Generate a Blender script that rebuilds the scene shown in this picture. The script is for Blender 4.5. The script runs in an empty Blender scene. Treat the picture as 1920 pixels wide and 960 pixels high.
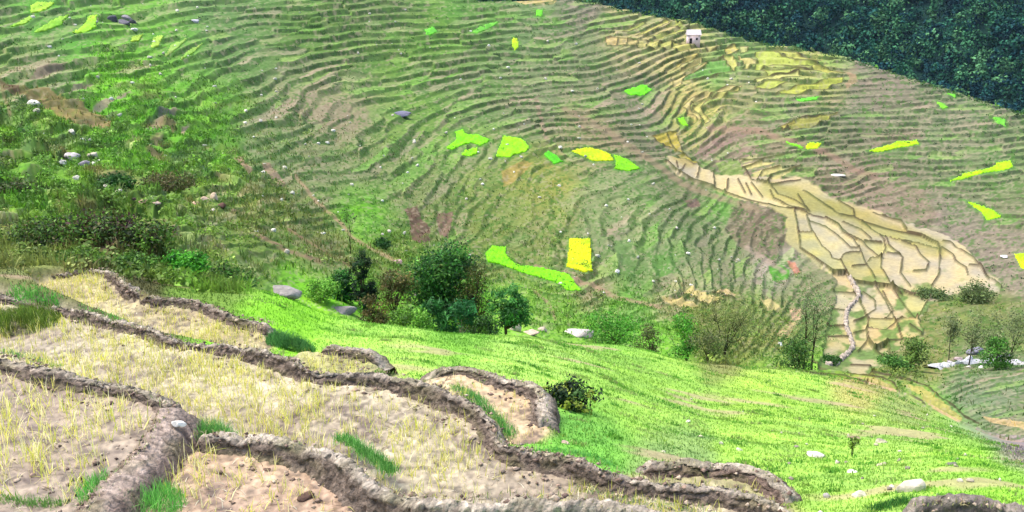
import bpy, math, random
import numpy as np

# ------------------------------------------------------------------ camera, sky, sun, exposure
C = bpy.context.scene.collection
sc = bpy.context.scene
PITCH = math.radians(18.0)
HFOV = math.radians(55.0)
FPX = 960 / math.tan(HFOV / 2)           # focal length for a 1920 px wide image
cam_d = bpy.data.cameras.new("camera")
cam = bpy.data.objects.new("camera", cam_d)
C.objects.link(cam)
cam.location = (0, 0, 0)
cam.rotation_euler = (math.radians(90) - PITCH, 0, 0)
cam_d.sensor_fit = 'HORIZONTAL'
cam_d.angle = HFOV
cam_d.clip_start = 0.1
cam_d.clip_end = 5000
sc.camera = cam

HAZE = 0.000025
SUN_EL, SUN_AZ = 64.0, -72.0             # azimuth from +Y (straight ahead), negative = to the left
w = bpy.data.worlds.new("World")
sc.world = w
w.use_nodes = True
nt = w.node_tree
nt.nodes.clear()
wo = nt.nodes.new('ShaderNodeOutputWorld')
bg = nt.nodes.new('ShaderNodeBackground')
sky = nt.nodes.new('ShaderNodeTexSky')
sky.sky_type = 'NISHITA'
sky.sun_disc = False
sky.sun_elevation = math.radians(SUN_EL)
sky.sun_rotation = math.radians(SUN_AZ)
sky.dust_density = 3.0
sky.ozone_density = 0.6
bg.inputs['Strength'].default_value = 0.15
nt.links.new(sky.outputs[0], bg.inputs[0])
nt.links.new(bg.outputs[0], wo.inputs[0])
sun_d = bpy.data.lights.new("sun", 'SUN')
sun_d.energy = 1.4
sun_d.angle = math.radians(25)
sun_d.color = (1.0, 0.955, 0.88)
sun = bpy.data.objects.new("sun", sun_d)
C.objects.link(sun)
sun.rotation_euler = (math.radians(90 - SUN_EL), 0, math.radians(180 - SUN_AZ))
sc.view_settings.view_transform = 'Standard'
sc.view_settings.look = 'None'
sc.view_settings.gamma = 1
sc.view_settings.use_curve_mapping = False
sc.view_settings.exposure = 1.5
sc.cycles.max_bounces = 5
sc.cycles.diffuse_bounces = 3
sc.cycles.use_denoising = True

rng = np.random.default_rng(11)
random.seed(7)
f32 = np.float32
K = 0.50                                   # sunlit colour as seen -> base colour


def S(r, g, b, k=None):
    c = np.array([r, g, b], float) / 255.0
    lin = np.where(c <= 0.04045, c / 12.92, ((c + 0.055) / 1.055) ** 2.4)
    return lin * (K if k is None else k)


# ------------------------------------------------------------------ numpy noise
def _hash(ix, iy, seed):
    h = (ix.astype(np.int64) * 374761393 + iy.astype(np.int64) * 668265263 + seed * 974634777) & 0xFFFFFFFF
    h = ((h ^ (h >> 13)) * 1274126177) & 0xFFFFFFFF
    h = (h ^ (h >> 16)) & 0xFFFFFF
    return (h / float(0xFFFFFF)).astype(f32)


def vn(x, y, seed=0):
    ix = np.floor(x)
    iy = np.floor(y)
    fx = (x - ix).astype(f32)
    fy = (y - iy).astype(f32)
    ix = ix.astype(np.int64)
    iy = iy.astype(np.int64)
    fx = fx * fx * (3 - 2 * fx)
    fy = fy * fy * (3 - 2 * fy)
    a = _hash(ix, iy, seed)
    b = _hash(ix + 1, iy, seed)
    c = _hash(ix, iy + 1, seed)
    d = _hash(ix + 1, iy + 1, seed)
    return (a + (b - a) * fx + (c - a) * fy + (a - b - c + d) * fx * fy) * 2 - 1


def fbm(x, y, seed=0, octv=3, gain=0.5):
    s = 0
    amp = 1.0
    tot = 0
    for o in range(octv):
        s = s + amp * vn(x * 2 ** o + 17.3 * o, y * 2 ** o - 9.1 * o, seed + o)
        tot += amp
        amp *= gain
    return s / tot


def sstep(a, b, x):
    t = np.clip((x - a) / (b - a), 0, 1)
    return t * t * (3 - 2 * t)


# ------------------------------------------------------------------ image pixels <-> bearing / depression of the camera ray
cP, sP = math.cos(PITCH), math.sin(PITCH)


def pixel_to_bearing(px, py):
    x = (np.asarray(px, float) - 960) / FPX
    y = (480 - np.asarray(py, float)) / FPX
    dx, dy, dz = x, cP + y * sP, -sP + y * cP
    return np.arctan2(dx, dy), -dz / np.hypot(dx, dy)


def bearing_to_pixel(az, t):
    X = np.sin(az)
    ca = np.cos(az)
    Yf = ca * cP + t * sP
    Yu = ca * sP - t * cP
    return 960 + FPX * X / Yf, 480 - FPX * Yu / Yf


# ground control points: image pixel x, pixel y, horizontal distance in metres
GP = [
    (100, 500, 23), (400, 560, 21.5), (500, 548, 25), (600, 590, 25), (600, 640, 19.5), (740, 622, 27), (760, 690, 17),
    (960, 640, 30), (950, 690, 18.5), (1200, 660, 31), (1100, 760, 16.5), (1450, 690, 36), (1300, 760, 21), (1300, 850, 14.5),
    (1600, 870, 15.5), (1600, 780, 24), (1700, 740, 36), (1800, 800, 29), (1900, 850, 22), (1700, 940, 11.8), (1900, 920, 13),
    (-150, 520, 22),
    (500, 590, 29), (600, 632, 30), (740, 662, 33), (960, 690, 38), (1200, 712, 40), (1450, 735, 48), (2080, 870, 22), (2080, 800, 40),
    (0, 500, 27), (-150, 480, 27), (200, 500, 28), (350, 520, 30), (0, 400, 42), (200, 400, 42), (400, 450, 40), (400, 380, 52),
    (0, 300, 62), (200, 300, 66), (0, 150, 105), (200, 150, 115), (0, 0, 190), (300, 0, 260), (-200, 100, 110), (-200, 300, 55),
    (400, 250, 100), (550, 400, 65), (550, 300, 105), (550, 500, 45), (480, 525, 37), (650, 450, 72), (650, 540, 46), (650, 572, 40),
    (750, 560, 50), (850, 600, 48), (850, 500, 75), (960, 590, 60), (960, 620, 50), (760, 440, 90), (640, 250, 140), (640, 100, 230),
    (640, 0, 300), (850, 300, 150), (850, 150, 230), (850, 0, 370), (1000, 0, 430), (960, 83, 300), (1000, 280, 175), (1080, 480, 110),
    (960, 500, 95), (1100, 560, 85), (1200, 620, 68), (1300, 640, 70), (1200, 500, 115), (1250, 400, 145), (1100, 200, 235),
    (1150, 100, 330), (1300, 72, 400), (1110, 5, 450), (1300, 42, 445), (1450, 85, 425), (1560, 100, 405), (1700, 145, 385),
    (1800, 175, 370), (1920, 215, 350), (2080, 270, 330), (1400, 180, 290), (1500, 150, 320), (1500, 250, 250), (1600, 200, 300),
    (1700, 230, 290), (1700, 300, 250), (1850, 300, 260), (1920, 400, 215), (1800, 420, 205), (1600, 350, 215), (1400, 320, 215),
    (1300, 320, 210), (1350, 430, 165), (1500, 420, 180), (1650, 470, 175), (1800, 520, 165), (1900, 550, 155), (2080, 450, 200),
    (1450, 560, 125), (1450, 640, 85), (1580, 600, 130), (1580, 680, 100), (1700, 600, 135), (1700, 680, 105), (1830, 680, 112),
    (1900, 690, 105), (1850, 720, 88), (1920, 760, 72), (1800, 770, 45), (1850, 800, 42), (1920, 830, 36), (1650, 722, 50), (1550, 716, 44),
    (1720, 708, 68), (1110, 60, 560), (1300, 105, 560), (1560, 165, 520), (1800, 240, 480), (1920, 285, 460), (2080, 340, 440),
    (850, 30, 500), (640, -10, 480), (300, -60, 420), (0, -80, 320), (-200, -80, 260), (300, -40, 640), (-200, -60, 640), (900, 60, 640),
]
_az, _t = pixel_to_bearing([p[0] for p in GP], [p[1] for p in GP])
_L = np.log([p[2] for p in GP])
_az, _t, _L = list(_az), list(_t), list(_L)
for px_ in (-300, 100, 500, 960, 1400, 1900, 2300):          # the bank the photographer stands on
    for dep, d_ in ((43, 6.0), (37, 8.0)):
        a_, _ = pixel_to_bearing(px_, 700)
        _az.append(float(a_)); _t.append(math.tan(math.radians(dep))); _L.append(math.log(d_))
CA = np.array([np.array(_az) * 3.0, _L]).T


def _U(r2):
    return 0.5 * r2 * np.log(r2 + 1e-9)


_n = len(CA)
_r2 = ((CA[:, None, :] - CA[None, :, :]) ** 2).sum(-1)
_M = np.zeros((_n + 3, _n + 3))
_M[:_n, :_n] = _U(_r2) + np.eye(_n) * 2e-4
_M[:_n, _n] = 1
_M[:_n, _n + 1:] = CA
_M[_n:, :_n] = _M[:_n, _n:].T
_W = np.linalg.solve(_M, np.concatenate([np.array(_t), np.zeros(3)])).astype(f32)


def base_t(az, L):
    a = (np.asarray(az) * 3.0).astype(f32)
    l = np.asarray(L).astype(f32)
    out = _W[_n] + _W[_n + 1] * a + _W[_n + 2] * l
    for k in range(_n):
        r2 = (a - f32(CA[k, 0])) ** 2 + (l - f32(CA[k, 1])) ** 2
        out += _W[k] * f32(0.5) * r2 * np.log(r2 + f32(1e-9))
    return out


# ------------------------------------------------------------------ geometry helpers
def mesh_np(name, V, F, mat, col=None, parent=None, smooth=True, link=True):
    V = np.asarray(V, f32)
    F = np.asarray(F, np.int32)
    me = bpy.data.meshes.new(name)
    me.vertices.add(len(V))
    me.vertices.foreach_set('co', V.ravel())
    k = F.shape[1]
    me.loops.add(F.size)
    me.loops.foreach_set('vertex_index', F.ravel())
    me.polygons.add(len(F))
    me.polygons.foreach_set('loop_start', np.arange(0, F.size, k, dtype=np.int32))
    if smooth:
        me.polygons.foreach_set('use_smooth', np.ones(len(F), bool))
    me.update()
    me.validate()
    if col is not None:
        a = me.color_attributes.new('Col', 'FLOAT_COLOR', 'POINT')
        rgba = np.ones((len(V), 4), f32)
        rgba[:, :3] = col
        a.data.foreach_set('color', rgba.ravel())
    me.materials.append(mat)
    o = bpy.data.objects.new(name, me)
    if link:
        C.objects.link(o)
    if parent is not None:
        o.parent = parent
    return o


def tag(o, label=None, cat=None, group=None, kind=None):
    if label: o['label'] = label
    if cat: o['category'] = cat
    if group: o['group'] = group
    if kind: o['kind'] = kind
    return o


def thing(name, loc, label, cat, group=None):
    o = bpy.data.objects.new(name, None)
    o.empty_display_size = 0.3
    C.objects.link(o)
    o.location = loc
    return tag(o, label, cat, group)


def new_mat(name, rough=0.9, spec=0.15, translucent=0.0, noise_scale=6.0, noise_amt=0.25, bump=0.0, bump_scale=20.0, flat=None):
    m = bpy.data.materials.new(name)
    m.use_nodes = True
    N = m.node_tree.nodes
    Lk = m.node_tree.links
    N.clear()
    out = N.new('ShaderNodeOutputMaterial')
    pb = N.new('ShaderNodeBsdfPrincipled')
    pb.inputs['Roughness'].default_value = rough
    pb.inputs['Specular IOR Level'].default_value = spec
    if flat is None:
        ca = N.new('ShaderNodeVertexColor')
        ca.layer_name = 'Col'
        src = ca.outputs[0]
    else:
        r = N.new('ShaderNodeRGB')
        r.outputs[0].default_value = (*flat, 1)
        src = r.outputs[0]
    tc = N.new('ShaderNodeNewGeometry')
    no = N.new('ShaderNodeTexNoise')
    no.inputs['Scale'].default_value = noise_scale
    no.inputs['Detail'].default_value = 9
    no.inputs['Roughness'].default_value = 0.68
    Lk.new(tc.outputs['Position'], no.inputs['Vector'])
    mr = N.new('ShaderNodeMapRange')
    mr.inputs[1].default_value = 0.25
    mr.inputs[2].default_value = 0.75
    mr.inputs[3].default_value = 1 - noise_amt
    mr.inputs[4].default_value = 1 + noise_amt
    Lk.new(no.outputs[0], mr.inputs[0])
    mul = N.new('ShaderNodeMix')
    mul.data_type = 'RGBA'
    mul.blend_type = 'MULTIPLY'
    mul.inputs[0].default_value = 1
    Lk.new(src, mul.inputs[6])
    Lk.new(mr.outputs[0], mul.inputs[7])
    Lk.new(mul.outputs[2], pb.inputs['Base Color'])
    if bump > 0:
        n2 = N.new('ShaderNodeTexNoise')
        n2.inputs['Scale'].default_value = bump_scale
        n2.inputs['Detail'].default_value = 5
        Lk.new(tc.outputs['Position'], n2.inputs['Vector'])
        b = N.new('ShaderNodeBump')
        b.inputs['Strength'].default_value = 1
        b.inputs['Distance'].default_value = bump
        Lk.new(n2.outputs[0], b.inputs['Height'])
        Lk.new(b.outputs[0], pb.inputs['Normal'])
    if translucent > 0:
        tr = N.new('ShaderNodeBsdfTranslucent')
        Lk.new(mul.outputs[2], tr.inputs[0])
        mx = N.new('ShaderNodeMixShader')
        mx.inputs[0].default_value = translucent
        Lk.new(pb.outputs[0], mx.inputs[1])
        Lk.new(tr.outputs[0], mx.inputs[2])
        Lk.new(mx.outputs[0], out.inputs[0])
    else:
        Lk.new(pb.outputs[0], out.inputs[0])
    return m


M_ground = new_mat('hill_ground', 0.95, 0.05, noise_scale=1.3, noise_amt=0.22)
M_grass = new_mat('turf', 0.9, 0.08, noise_scale=5, noise_amt=0.25, bump=0.03, bump_scale=14)
M_mud = new_mat('paddy_mud', 0.62, 0.35, noise_scale=9, noise_amt=0.34, bump=0.02, bump_scale=11)
M_bund = new_mat('bund_earth', 0.92, 0.1, noise_scale=12, noise_amt=0.5, bump=0.05, bump_scale=20)
M_leaf = new_mat('leaf', 0.6, 0.25, translucent=0.3, noise_scale=3, noise_amt=0.2)
M_blade = new_mat('grass_blade', 0.7, 0.2, translucent=0.35, noise_scale=2, noise_amt=0.2)
M_bark = new_mat('bark', 0.9, 0.1, noise_scale=12, noise_amt=0.35, bump=0.02)
M_rock = new_mat('rock', 0.9, 0.15, noise_scale=5, noise_amt=0.4, bump=0.05, bump_scale=7)
M_forest = new_mat('forest_leaf', 0.85, 0.05, noise_scale=0.25, noise_amt=0.35)


# ------------------------------------------------------------------ terrace levels in front (traced edges -> level paddies)
def on_plane(px, py, z):
    az, t = pixel_to_bearing(px, py)
    d = -z / t
    return np.stack([d * np.sin(az), d * np.cos(az)], -1)


PADDY = [   # name-less records: level, outline in image pixels, mud colour, label
    dict(z=-6.0, poly=[(-260, 660), (0, 697), (75, 716), (140, 728), (200, 743), (250, 756), (275, 766), (287, 780), (277, 802), (245, 838), (215, 875), (175, 910), (140, 945), (100, 985), (60, 1120), (-260, 1120)],
         col=(194, 174, 148), col2=(162, 142, 124), lab='muddy rice paddy with thin seedlings, highest terrace of the foreground'),
    dict(z=-6.22, poly=[(190, 950), (215, 905), (250, 870), (300, 838), (340, 850), (422, 854), (464, 860), (506, 872), (547, 885), (589, 895), (616, 914), (637, 931), (668, 947), (693, 962), (760, 1010), (760, 1150), (80, 1150)],
         col=(214, 184, 150), col2=(184, 152, 128), lab='pinkish mud paddy below the grass tuft, with sparse seedlings'),
    dict(z=-7.2, poly=[(1180, 905), (1250, 895), (1300, 893), (1350, 900), (1410, 903), (1440, 922), (1462, 942), (1480, 975), (1300, 950), (1200, 920)],
         col=(206, 190, 150), col2=(170, 165, 110), lab='narrow seedling strip between two earth banks'),
    dict(z=-7.15, poly=[(545, 680), (570, 662), (600, 664), (650, 672), (690, 682), (705, 692), (690, 720), (640, 720), (575, 710)],
         col=(205, 195, 130), col2=(180, 180, 110), lab='small grassy seedling strip beside the dark tussock'),
    dict(z=-7.2, poly=[(790, 730), (812, 716), (840, 708), (866, 706), (895, 717), (930, 727), (968, 736), (992, 742), (1000, 765), (1003, 785), (1015, 805), (990, 830), (930, 850), (880, 800)],
         col=(232, 205, 160), col2=(206, 172, 130), lab='small crescent paddy of orange mud inside a curved bank'),
    dict(z=-7.4, poly=[(60, 540), (95, 528), (140, 518), (192, 516), (212, 545), (235, 566), (268, 577), (300, 580), (337, 582), (375, 592), (400, 600), (435, 612), (465, 618), (487, 620), (503, 640), (480, 680), (300, 680), (120, 620)],
         col=(214, 198, 146), col2=(184, 164, 122), lab='upper paddy of dry yellow seedlings behind the long bank'),
    dict(z=-6.7, poly=[(-260, 520), (0, 565), (50, 584), (100, 592), (150, 603), (200, 622), (250, 634), (287, 644), (325, 657), (360, 655), (410, 669), (472, 682), (510, 697), (535, 712), (585, 722), (640, 724), (685, 722),
                        (735, 732), (757, 738), (795, 754), (845, 772), (870, 784), (882, 800), (888, 825), (905, 850), (983, 878), (1025, 888), (1077, 905), (1129, 919), (1171, 928), (1254, 942), (1310, 948), (1380, 962), (1470, 1000), (1520, 1040), (1450, 1110), (1200, 1060),
                        (900, 1000), (745, 985), (690, 990), (640, 960), (600, 930), (540, 905), (450, 890), (400, 885), (340, 880), (300, 860), (240, 800), (200, 770), (100, 740), (0, 715), (-260, 690)],
         col=(222, 208, 172), col2=(176, 158, 134), lab='long main paddy of pale mud and dense yellow seedlings'),
]
for p in PADDY:
    pts = np.array(p['poly'], float)
    p['xy'] = on_plane(pts[:, 0], pts[:, 1], p['z'])


def seg_dist(X, Y, poly, closed=True):
    d2 = np.full(X.shape, 1e9, f32)
    n = len(poly)
    for i in range(n if closed else n - 1):
        ax, ay = poly[i]
        bx, by = poly[(i + 1) % n]
        ex, ey = bx - ax, by - ay
        t = np.clip(((X - ax) * ex + (Y - ay) * ey) / (ex * ex + ey * ey + 1e-12), 0, 1)
        d2 = np.minimum(d2, (X - ax - t * ex) ** 2 + (Y - ay - t * ey) ** 2)
    return np.sqrt(d2)


def inside(X, Y, poly):
    r = np.zeros(X.shape, bool)
    n = len(poly)
    for i in range(n):
        ax, ay = poly[i]
        bx, by = poly[(i + 1) % n]
        if ay == by:
            continue
        c = ((ay > Y) != (by > Y)) & (X < (bx - ax) * (Y - ay) / (by - ay) + ax)
        r ^= c
    return r


def signed(X, Y, poly):
    d = seg_dist(X, Y, poly)
    return np.where(inside(X, Y, poly), -d, d)


# ------------------------------------------------------------------ land cover read off the image at pixel positions
# x, y, reach, tread colour, riser colour, terrace strength, roughness
DKG = (70, 104, 52)
COVER = [
    (60, 60, 90, (95, 160, 55), (66, 108, 52), 1, .15), (300, 80, 70, (112, 170, 60), (76, 120, 48), 1, .15), (250, 150, 70, (112, 185, 40), (84, 140, 38), .7, .6), (50, 120, 60, (150, 140, 112), (85, 120, 60), .6, .5),
    (300, 300, 110, (98, 168, 42), (80, 125, 45), .3, 1), (100, 330, 100, (104, 150, 52), (80, 110, 45), .25, 1), (60, 400, 90, (88, 152, 38), (70, 110, 40), .2, 1.1),
    (200, 450, 90, (78, 88, 40), (60, 70, 35), .1, 1.1), (320, 350, 70, (112, 132, 60), (85, 95, 50), .2, 1), (30, 490, 80, (112, 130, 60), (90, 100, 50), .1, .8),
    (420, 430, 70, (135, 152, 78), (100, 125, 60), .5, .6), (400, 200, 60, (110, 172, 52), (80, 125, 45), .6, .7), (480, 470, 70, (125, 150, 70), (95, 120, 55), .6, .6), (400, 500, 60, (110, 160, 50), (80, 120, 40), .2, .8),
    (450, 50, 90, (112, 150, 86), (66, 102, 58), 1, .3), (600, 80, 100, (106, 150, 66), (58, 100, 48), 1, .3), (700, 20, 80, (122, 150, 86), (72, 104, 60), 1, .3),
    (800, 100, 80, (112, 160, 62), (68, 112, 45), 1, .3), (560, 180, 60, (160, 155, 125), (108, 136, 80), .9, .4), (640, 215, 70, (168, 152, 128), (110, 135, 85), .8, .4),
    (520, 250, 60, (140, 158, 105), (95, 135, 70), .8, .5), (640, 300, 70, (148, 162, 108), (90, 130, 66), .7, .4), (760, 230, 80, (128, 170, 78), (88, 130, 58), .8, .4),
    (750, 330, 70, (142, 158, 100), (92, 128, 64), .8, .4), (680, 395, 50, (125, 205, 45), (105, 175, 40), .35, .2), (590, 430, 45, (135, 150, 78), (95, 120, 60), .7, .4), (600, 480, 50, (155, 146, 102), (95, 115, 65), .6, .5),
    (900, 150, 70, (126, 160, 92), (74, 104, 60), 1, .3), (1000, 180, 70, (142, 152, 112), (72, 90, 58), 1, .25), (1000, 60, 70, (132, 156, 106), (82, 116, 66), .9, .3),
    (900, 30, 60, (116, 166, 76), (76, 116, 56), 1, .3), (1100, 110, 70, (142, 155, 112), (90, 112, 72), .9, .3), (1180, 200, 60, (152, 146, 122), (86, 106, 70), 1, .3),
    (1100, 250, 60, (170, 162, 118), (90, 106, 64), .9, .3), (1080, 22, 40, (148, 136, 126), (100, 108, 85), .6, .2), (950, 320, 70, (142, 162, 86), (96, 128, 60), .8, .35), (1020, 350, 60, (164, 166, 78), (108, 130, 56), .8, .35),
    (1000, 430, 70, (142, 156, 88), (98, 126, 62), .7, .4), (1150, 400, 70, (148, 162, 112), (100, 130, 72), .8, .35), (1250, 450, 80, (142, 162, 112), (100, 134, 74), .8, .35),
    (1200, 510, 50, (116, 150, 86), (90, 130, 64), .6, .35), (1350, 480, 60, (152, 156, 118), (104, 128, 76), .7, .35), (1425, 425, 35, (135, 120, 106), (105, 105, 80), .4, .3),
    (1280, 375, 45, (128, 130, 98), (100, 115, 70), .5, .3), (1340, 390, 30, (116, 178, 76), (90, 140, 60), .4, .3), (1120, 545, 40, (168, 152, 122), (112, 120, 76), .8, .4), (1180, 600, 70, (124, 200, 62), (92, 155, 48), .4, .6),
    (1035, 600, 50, (138, 186, 72), (100, 150, 52), .7, .5), (1250, 555, 40, (186, 170, 122), (120, 125, 76), .7, .4), (900, 440, 60, (138, 158, 80), (96, 128, 58), .7, .4), (840, 420, 50, (130, 150, 84), (92, 122, 58), .6, .4), (740, 500, 60, (120, 150, 64), (80, 110, 45), .4, .6), (700, 590, 60, (124, 205, 56), (96, 160, 44), .1, .7), (860, 610, 60, (124, 200, 56), (96, 160, 44), .1, .6),
    (1180, 80, 50, (216, 202, 142), (108, 118, 72), 1, .15), (1300, 105, 50, (218, 208, 140), (100, 112, 62), 1, .15), (1400, 65, 60, (128, 166, 86), (80, 114, 62), 1, .2), (1340, 130, 35, (125, 178, 90), (92, 138, 66), 1, .15),
    (1480, 110, 50, (206, 206, 122), (110, 128, 66), 1, .15), (1540, 150, 45, (206, 206, 122), (100, 120, 62), 1, .15), (1410, 175, 45, (166, 166, 112), (92, 108, 70), 1, .2), (1290, 190, 40, (204, 188, 122), (108, 122, 70), 1, .15), (1330, 215, 35, (205, 196, 116), (112, 126, 72), 1, .15),
    (1500, 220, 70, (142, 152, 106), (76, 96, 66), 1, .25), (1650, 150, 70, (152, 140, 128), (98, 108, 82), .6, .25), (1700, 220, 80, (142, 146, 116), (82, 102, 72), 1, .25), (1800, 250, 80, (146, 150, 120), (90, 108, 78), .9, .25),
    (1860, 330, 80, (126, 150, 96), (70, 96, 62), 1, .25), (1650, 285, 60, (142, 136, 112), (76, 90, 62), 1, .25), (1450, 255, 40, (166, 146, 126), (110, 110, 80), .5, .25), (1390, 262, 40, (162, 142, 126), (112, 112, 80), .5, .25),
    (1500, 310, 55, (142, 136, 106), (80, 86, 60), 1, .25), (1620, 350, 55, (178, 152, 138), (110, 112, 84), .8, .3), (1700, 390, 60, (156, 140, 124), (110, 122, 84), .4, .35), (1800, 430, 70, (158, 142, 132), (115, 115, 92), .4, .35), (1890, 480, 60, (162, 146, 136), (120, 116, 98), .3, .35), (1900, 400, 50, (140, 140, 110), (90, 100, 72), .7, .3),
    (1450, 515, 35, (192, 178, 164), (140, 135, 118), .4, .4), (1510, 550, 40, (160, 160, 122), (112, 126, 84), .4, .4), (1450, 620, 60, (150, 160, 92), (104, 130, 64), .5, .5), (1350, 620, 60, (132, 146, 72), (96, 120, 52), .3, .6),
    (1700, 640, 70, (150, 152, 92), (104, 122, 62), .4, .5), (1850, 600, 60, (126, 142, 80), (92, 112, 60), .3, .6), (1850, 690, 40, (136, 156, 112), (100, 126, 80), .5, .4), (1850, 740, 60, (152, 166, 132), (108, 132, 94), .9, .3), (1910, 800, 50, (152, 152, 122), (110, 126, 86), .7, .3),
    (700, 650, 90, (164, 228, 80), (140, 215, 50), 0, .15), (1000, 670, 90, (166, 230, 84), (140, 215, 50), 0, .15), (1200, 730, 90, (160, 226, 76), (140, 215, 50), 0, .15), (1500, 800, 100, (160, 224, 76), (140, 215, 50), 0, .15),
    (1700, 860, 100, (160, 222, 80), (140, 215, 50), 0, .15), (1100, 830, 70, (118, 200, 66), (110, 190, 60), 0, .2), (560, 570, 80, (138, 226, 46), (130, 215, 40), 0, .15), (1450, 750, 60, (166, 226, 72), (150, 200, 60), 0, .15), (1600, 735, 45, (186, 196, 96), (140, 160, 70), .1, .2),
    (1250, 870, 60, (140, 190, 88), (120, 170, 70), 0, .2), (1800, 920, 80, (148, 222, 62), (140, 200, 55), 0, .15), (1700, 770, 40, (160, 190, 90), (130, 160, 60), .1, .2), (100, 500, 40, (130, 150, 70), (100, 120, 60), 0, .5),
]

# small patches traced in image pixels: outline, colour
GOLDEN = [   # fields of the upper golden terraces, each with its own low bund
    ([(1271, 119), (1313, 96), (1315, 102), (1282, 119), (1263, 132)], (226, 206, 124)), ([(1277, 130), (1315, 111), (1317, 117), (1286, 132), (1277, 135)], (228, 210, 140)),
    ([(1277, 144), (1288, 136), (1330, 117), (1319, 127), (1282, 148), (1277, 161), (1263, 163), (1261, 152)], (222, 204, 140)), ([(1280, 152), (1288, 142), (1323, 125), (1332, 113), (1355, 109), (1373, 132), (1373, 136), (1296, 152)], (128, 178, 92)),
    ([(1355, 107), (1373, 107), (1384, 123), (1375, 134), (1365, 123)], (222, 216, 130)), ([(1384, 107), (1419, 115), (1415, 121), (1390, 134), (1398, 123), (1386, 113)], (226, 212, 140)),
    ([(1421, 117), (1415, 100), (1448, 96), (1490, 115), (1532, 119), (1527, 125), (1500, 126), (1448, 123), (1413, 132)], (196, 206, 104)), ([(1450, 94), (1480, 98), (1540, 116), (1530, 118), (1492, 113)], (206, 206, 112)), ([(1415, 152), (1438, 144), (1498, 135), (1499, 143), (1438, 151), (1421, 156)], (216, 214, 136)),
    ([(1415, 163), (1440, 153), (1477, 153), (1463, 161), (1444, 168), (1417, 167)], (198, 206, 104)), ([(1455, 176), (1486, 165), (1552, 150), (1582, 144), (1580, 155), (1548, 167), (1490, 177)], (206, 210, 100)), ([(1500, 121), (1559, 139), (1584, 137), (1540, 127)], (212, 206, 112)), ([(1430, 133), (1490, 127), (1545, 133), (1500, 134), (1440, 142)], (190, 200, 104)),
    ([(1280, 198), (1294, 188), (1340, 169), (1390, 159), (1392, 163), (1342, 176), (1296, 194), (1294, 205), (1317, 225), (1311, 228), (1286, 208)], (220, 202, 140)), ([(1299, 200), (1319, 188), (1352, 176), (1386, 166), (1386, 170), (1344, 184), (1321, 194), (1313, 205), (1332, 227), (1323, 231), (1302, 208)], (214, 204, 126)),
    ([(1192, 67), (1250, 37), (1257, 41), (1210, 66)], (218, 212, 120)), ([(1165, 61), (1206, 40), (1212, 44), (1178, 61)], (190, 196, 110)), ([(1214, 70), (1282, 55), (1284, 62), (1236, 73)], (206, 208, 116)), ([(1250, 50), (1262, 40), (1284, 44), (1280, 52)], (196, 200, 110)), ([(1135, 73), (1145, 70), (1158, 72), (1156, 86), (1138, 86)], (226, 198, 138)), ([(1159, 72), (1176, 74), (1173, 87), (1158, 86)], (224, 200, 138)), ([(1177, 74), (1195, 75), (1192, 88), (1175, 87)], (222, 202, 140)), ([(1197, 76), (1214, 78), (1210, 90), (1195, 89)], (222, 210, 136)), ([(1216, 78), (1236, 79), (1232, 92), (1213, 91)], (222, 214, 130)), ([(1238, 79), (1260, 80), (1258, 92), (1236, 93)], (216, 212, 124)), ([(1262, 80), (1284, 82), (1300, 90), (1270, 96), (1260, 92)], (218, 210, 122)),
    ([(1318, 92), (1340, 84), (1352, 88), (1330, 96)], (222, 210, 136)), ([(1356, 92), (1378, 84), (1384, 96), (1362, 102)], (226, 210, 120)), ([(1386, 88), (1404, 88), (1400, 98), (1388, 100)], (214, 212, 140)), ([(1470, 238), (1500, 222), (1575, 212), (1530, 235), (1490, 245)], (182, 178, 96)), ([(1462, 240), (1488, 226), (1492, 230), (1470, 244)], (214, 204, 112)), ([(1222, 256), (1248, 250), (1254, 262), (1262, 280), (1240, 272)], (196, 178, 82)), ([(1250, 250), (1268, 247), (1272, 262), (1280, 290), (1264, 282), (1256, 264)], (200, 182, 86)), ([(1268, 292), (1284, 290), (1312, 310), (1300, 312)], (190, 176, 84)),
    ([(1586, 134), (1605, 140), (1608, 152), (1588, 165), (1584, 158), (1594, 148)], (190, 160, 128)),
]
SOIL = [   # broad slopes of bare brown soil, ribs still showing
    ([(1372, 387), (1400, 390), (1440, 400), (1472, 410), (1470, 455), (1452, 495), (1420, 480), (1375, 455), (1362, 430)], (138, 122, 104), .8),
    ([(1515, 338), (1560, 326), (1640, 328), (1720, 350), (1760, 400), (1745, 432), (1640, 390), (1560, 362)], (166, 144, 126), .6), ([(1790, 442), (1860, 430), (1940, 440), (1940, 540), (1890, 545), (1840, 490)], (158, 142, 130), .6), ([(1590, 172), (1640, 128), (1700, 150), (1730, 205), (1650, 205)], (150, 138, 122), .6),
    ([(1075, 225), (1130, 235), (1230, 300), (1200, 300), (1120, 260)], (176, 154, 128), .6), ([(520, 170), (600, 150), (690, 190), (700, 240), (640, 250), (560, 220)], (172, 152, 130), .5), ([(1330, 250), (1420, 246), (1330, 292), (1310, 290)], (158, 132, 122), .6), ([(1640, 250), (1720, 238), (1730, 262), (1660, 270)], (160, 138, 122), .6),
]
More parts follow.
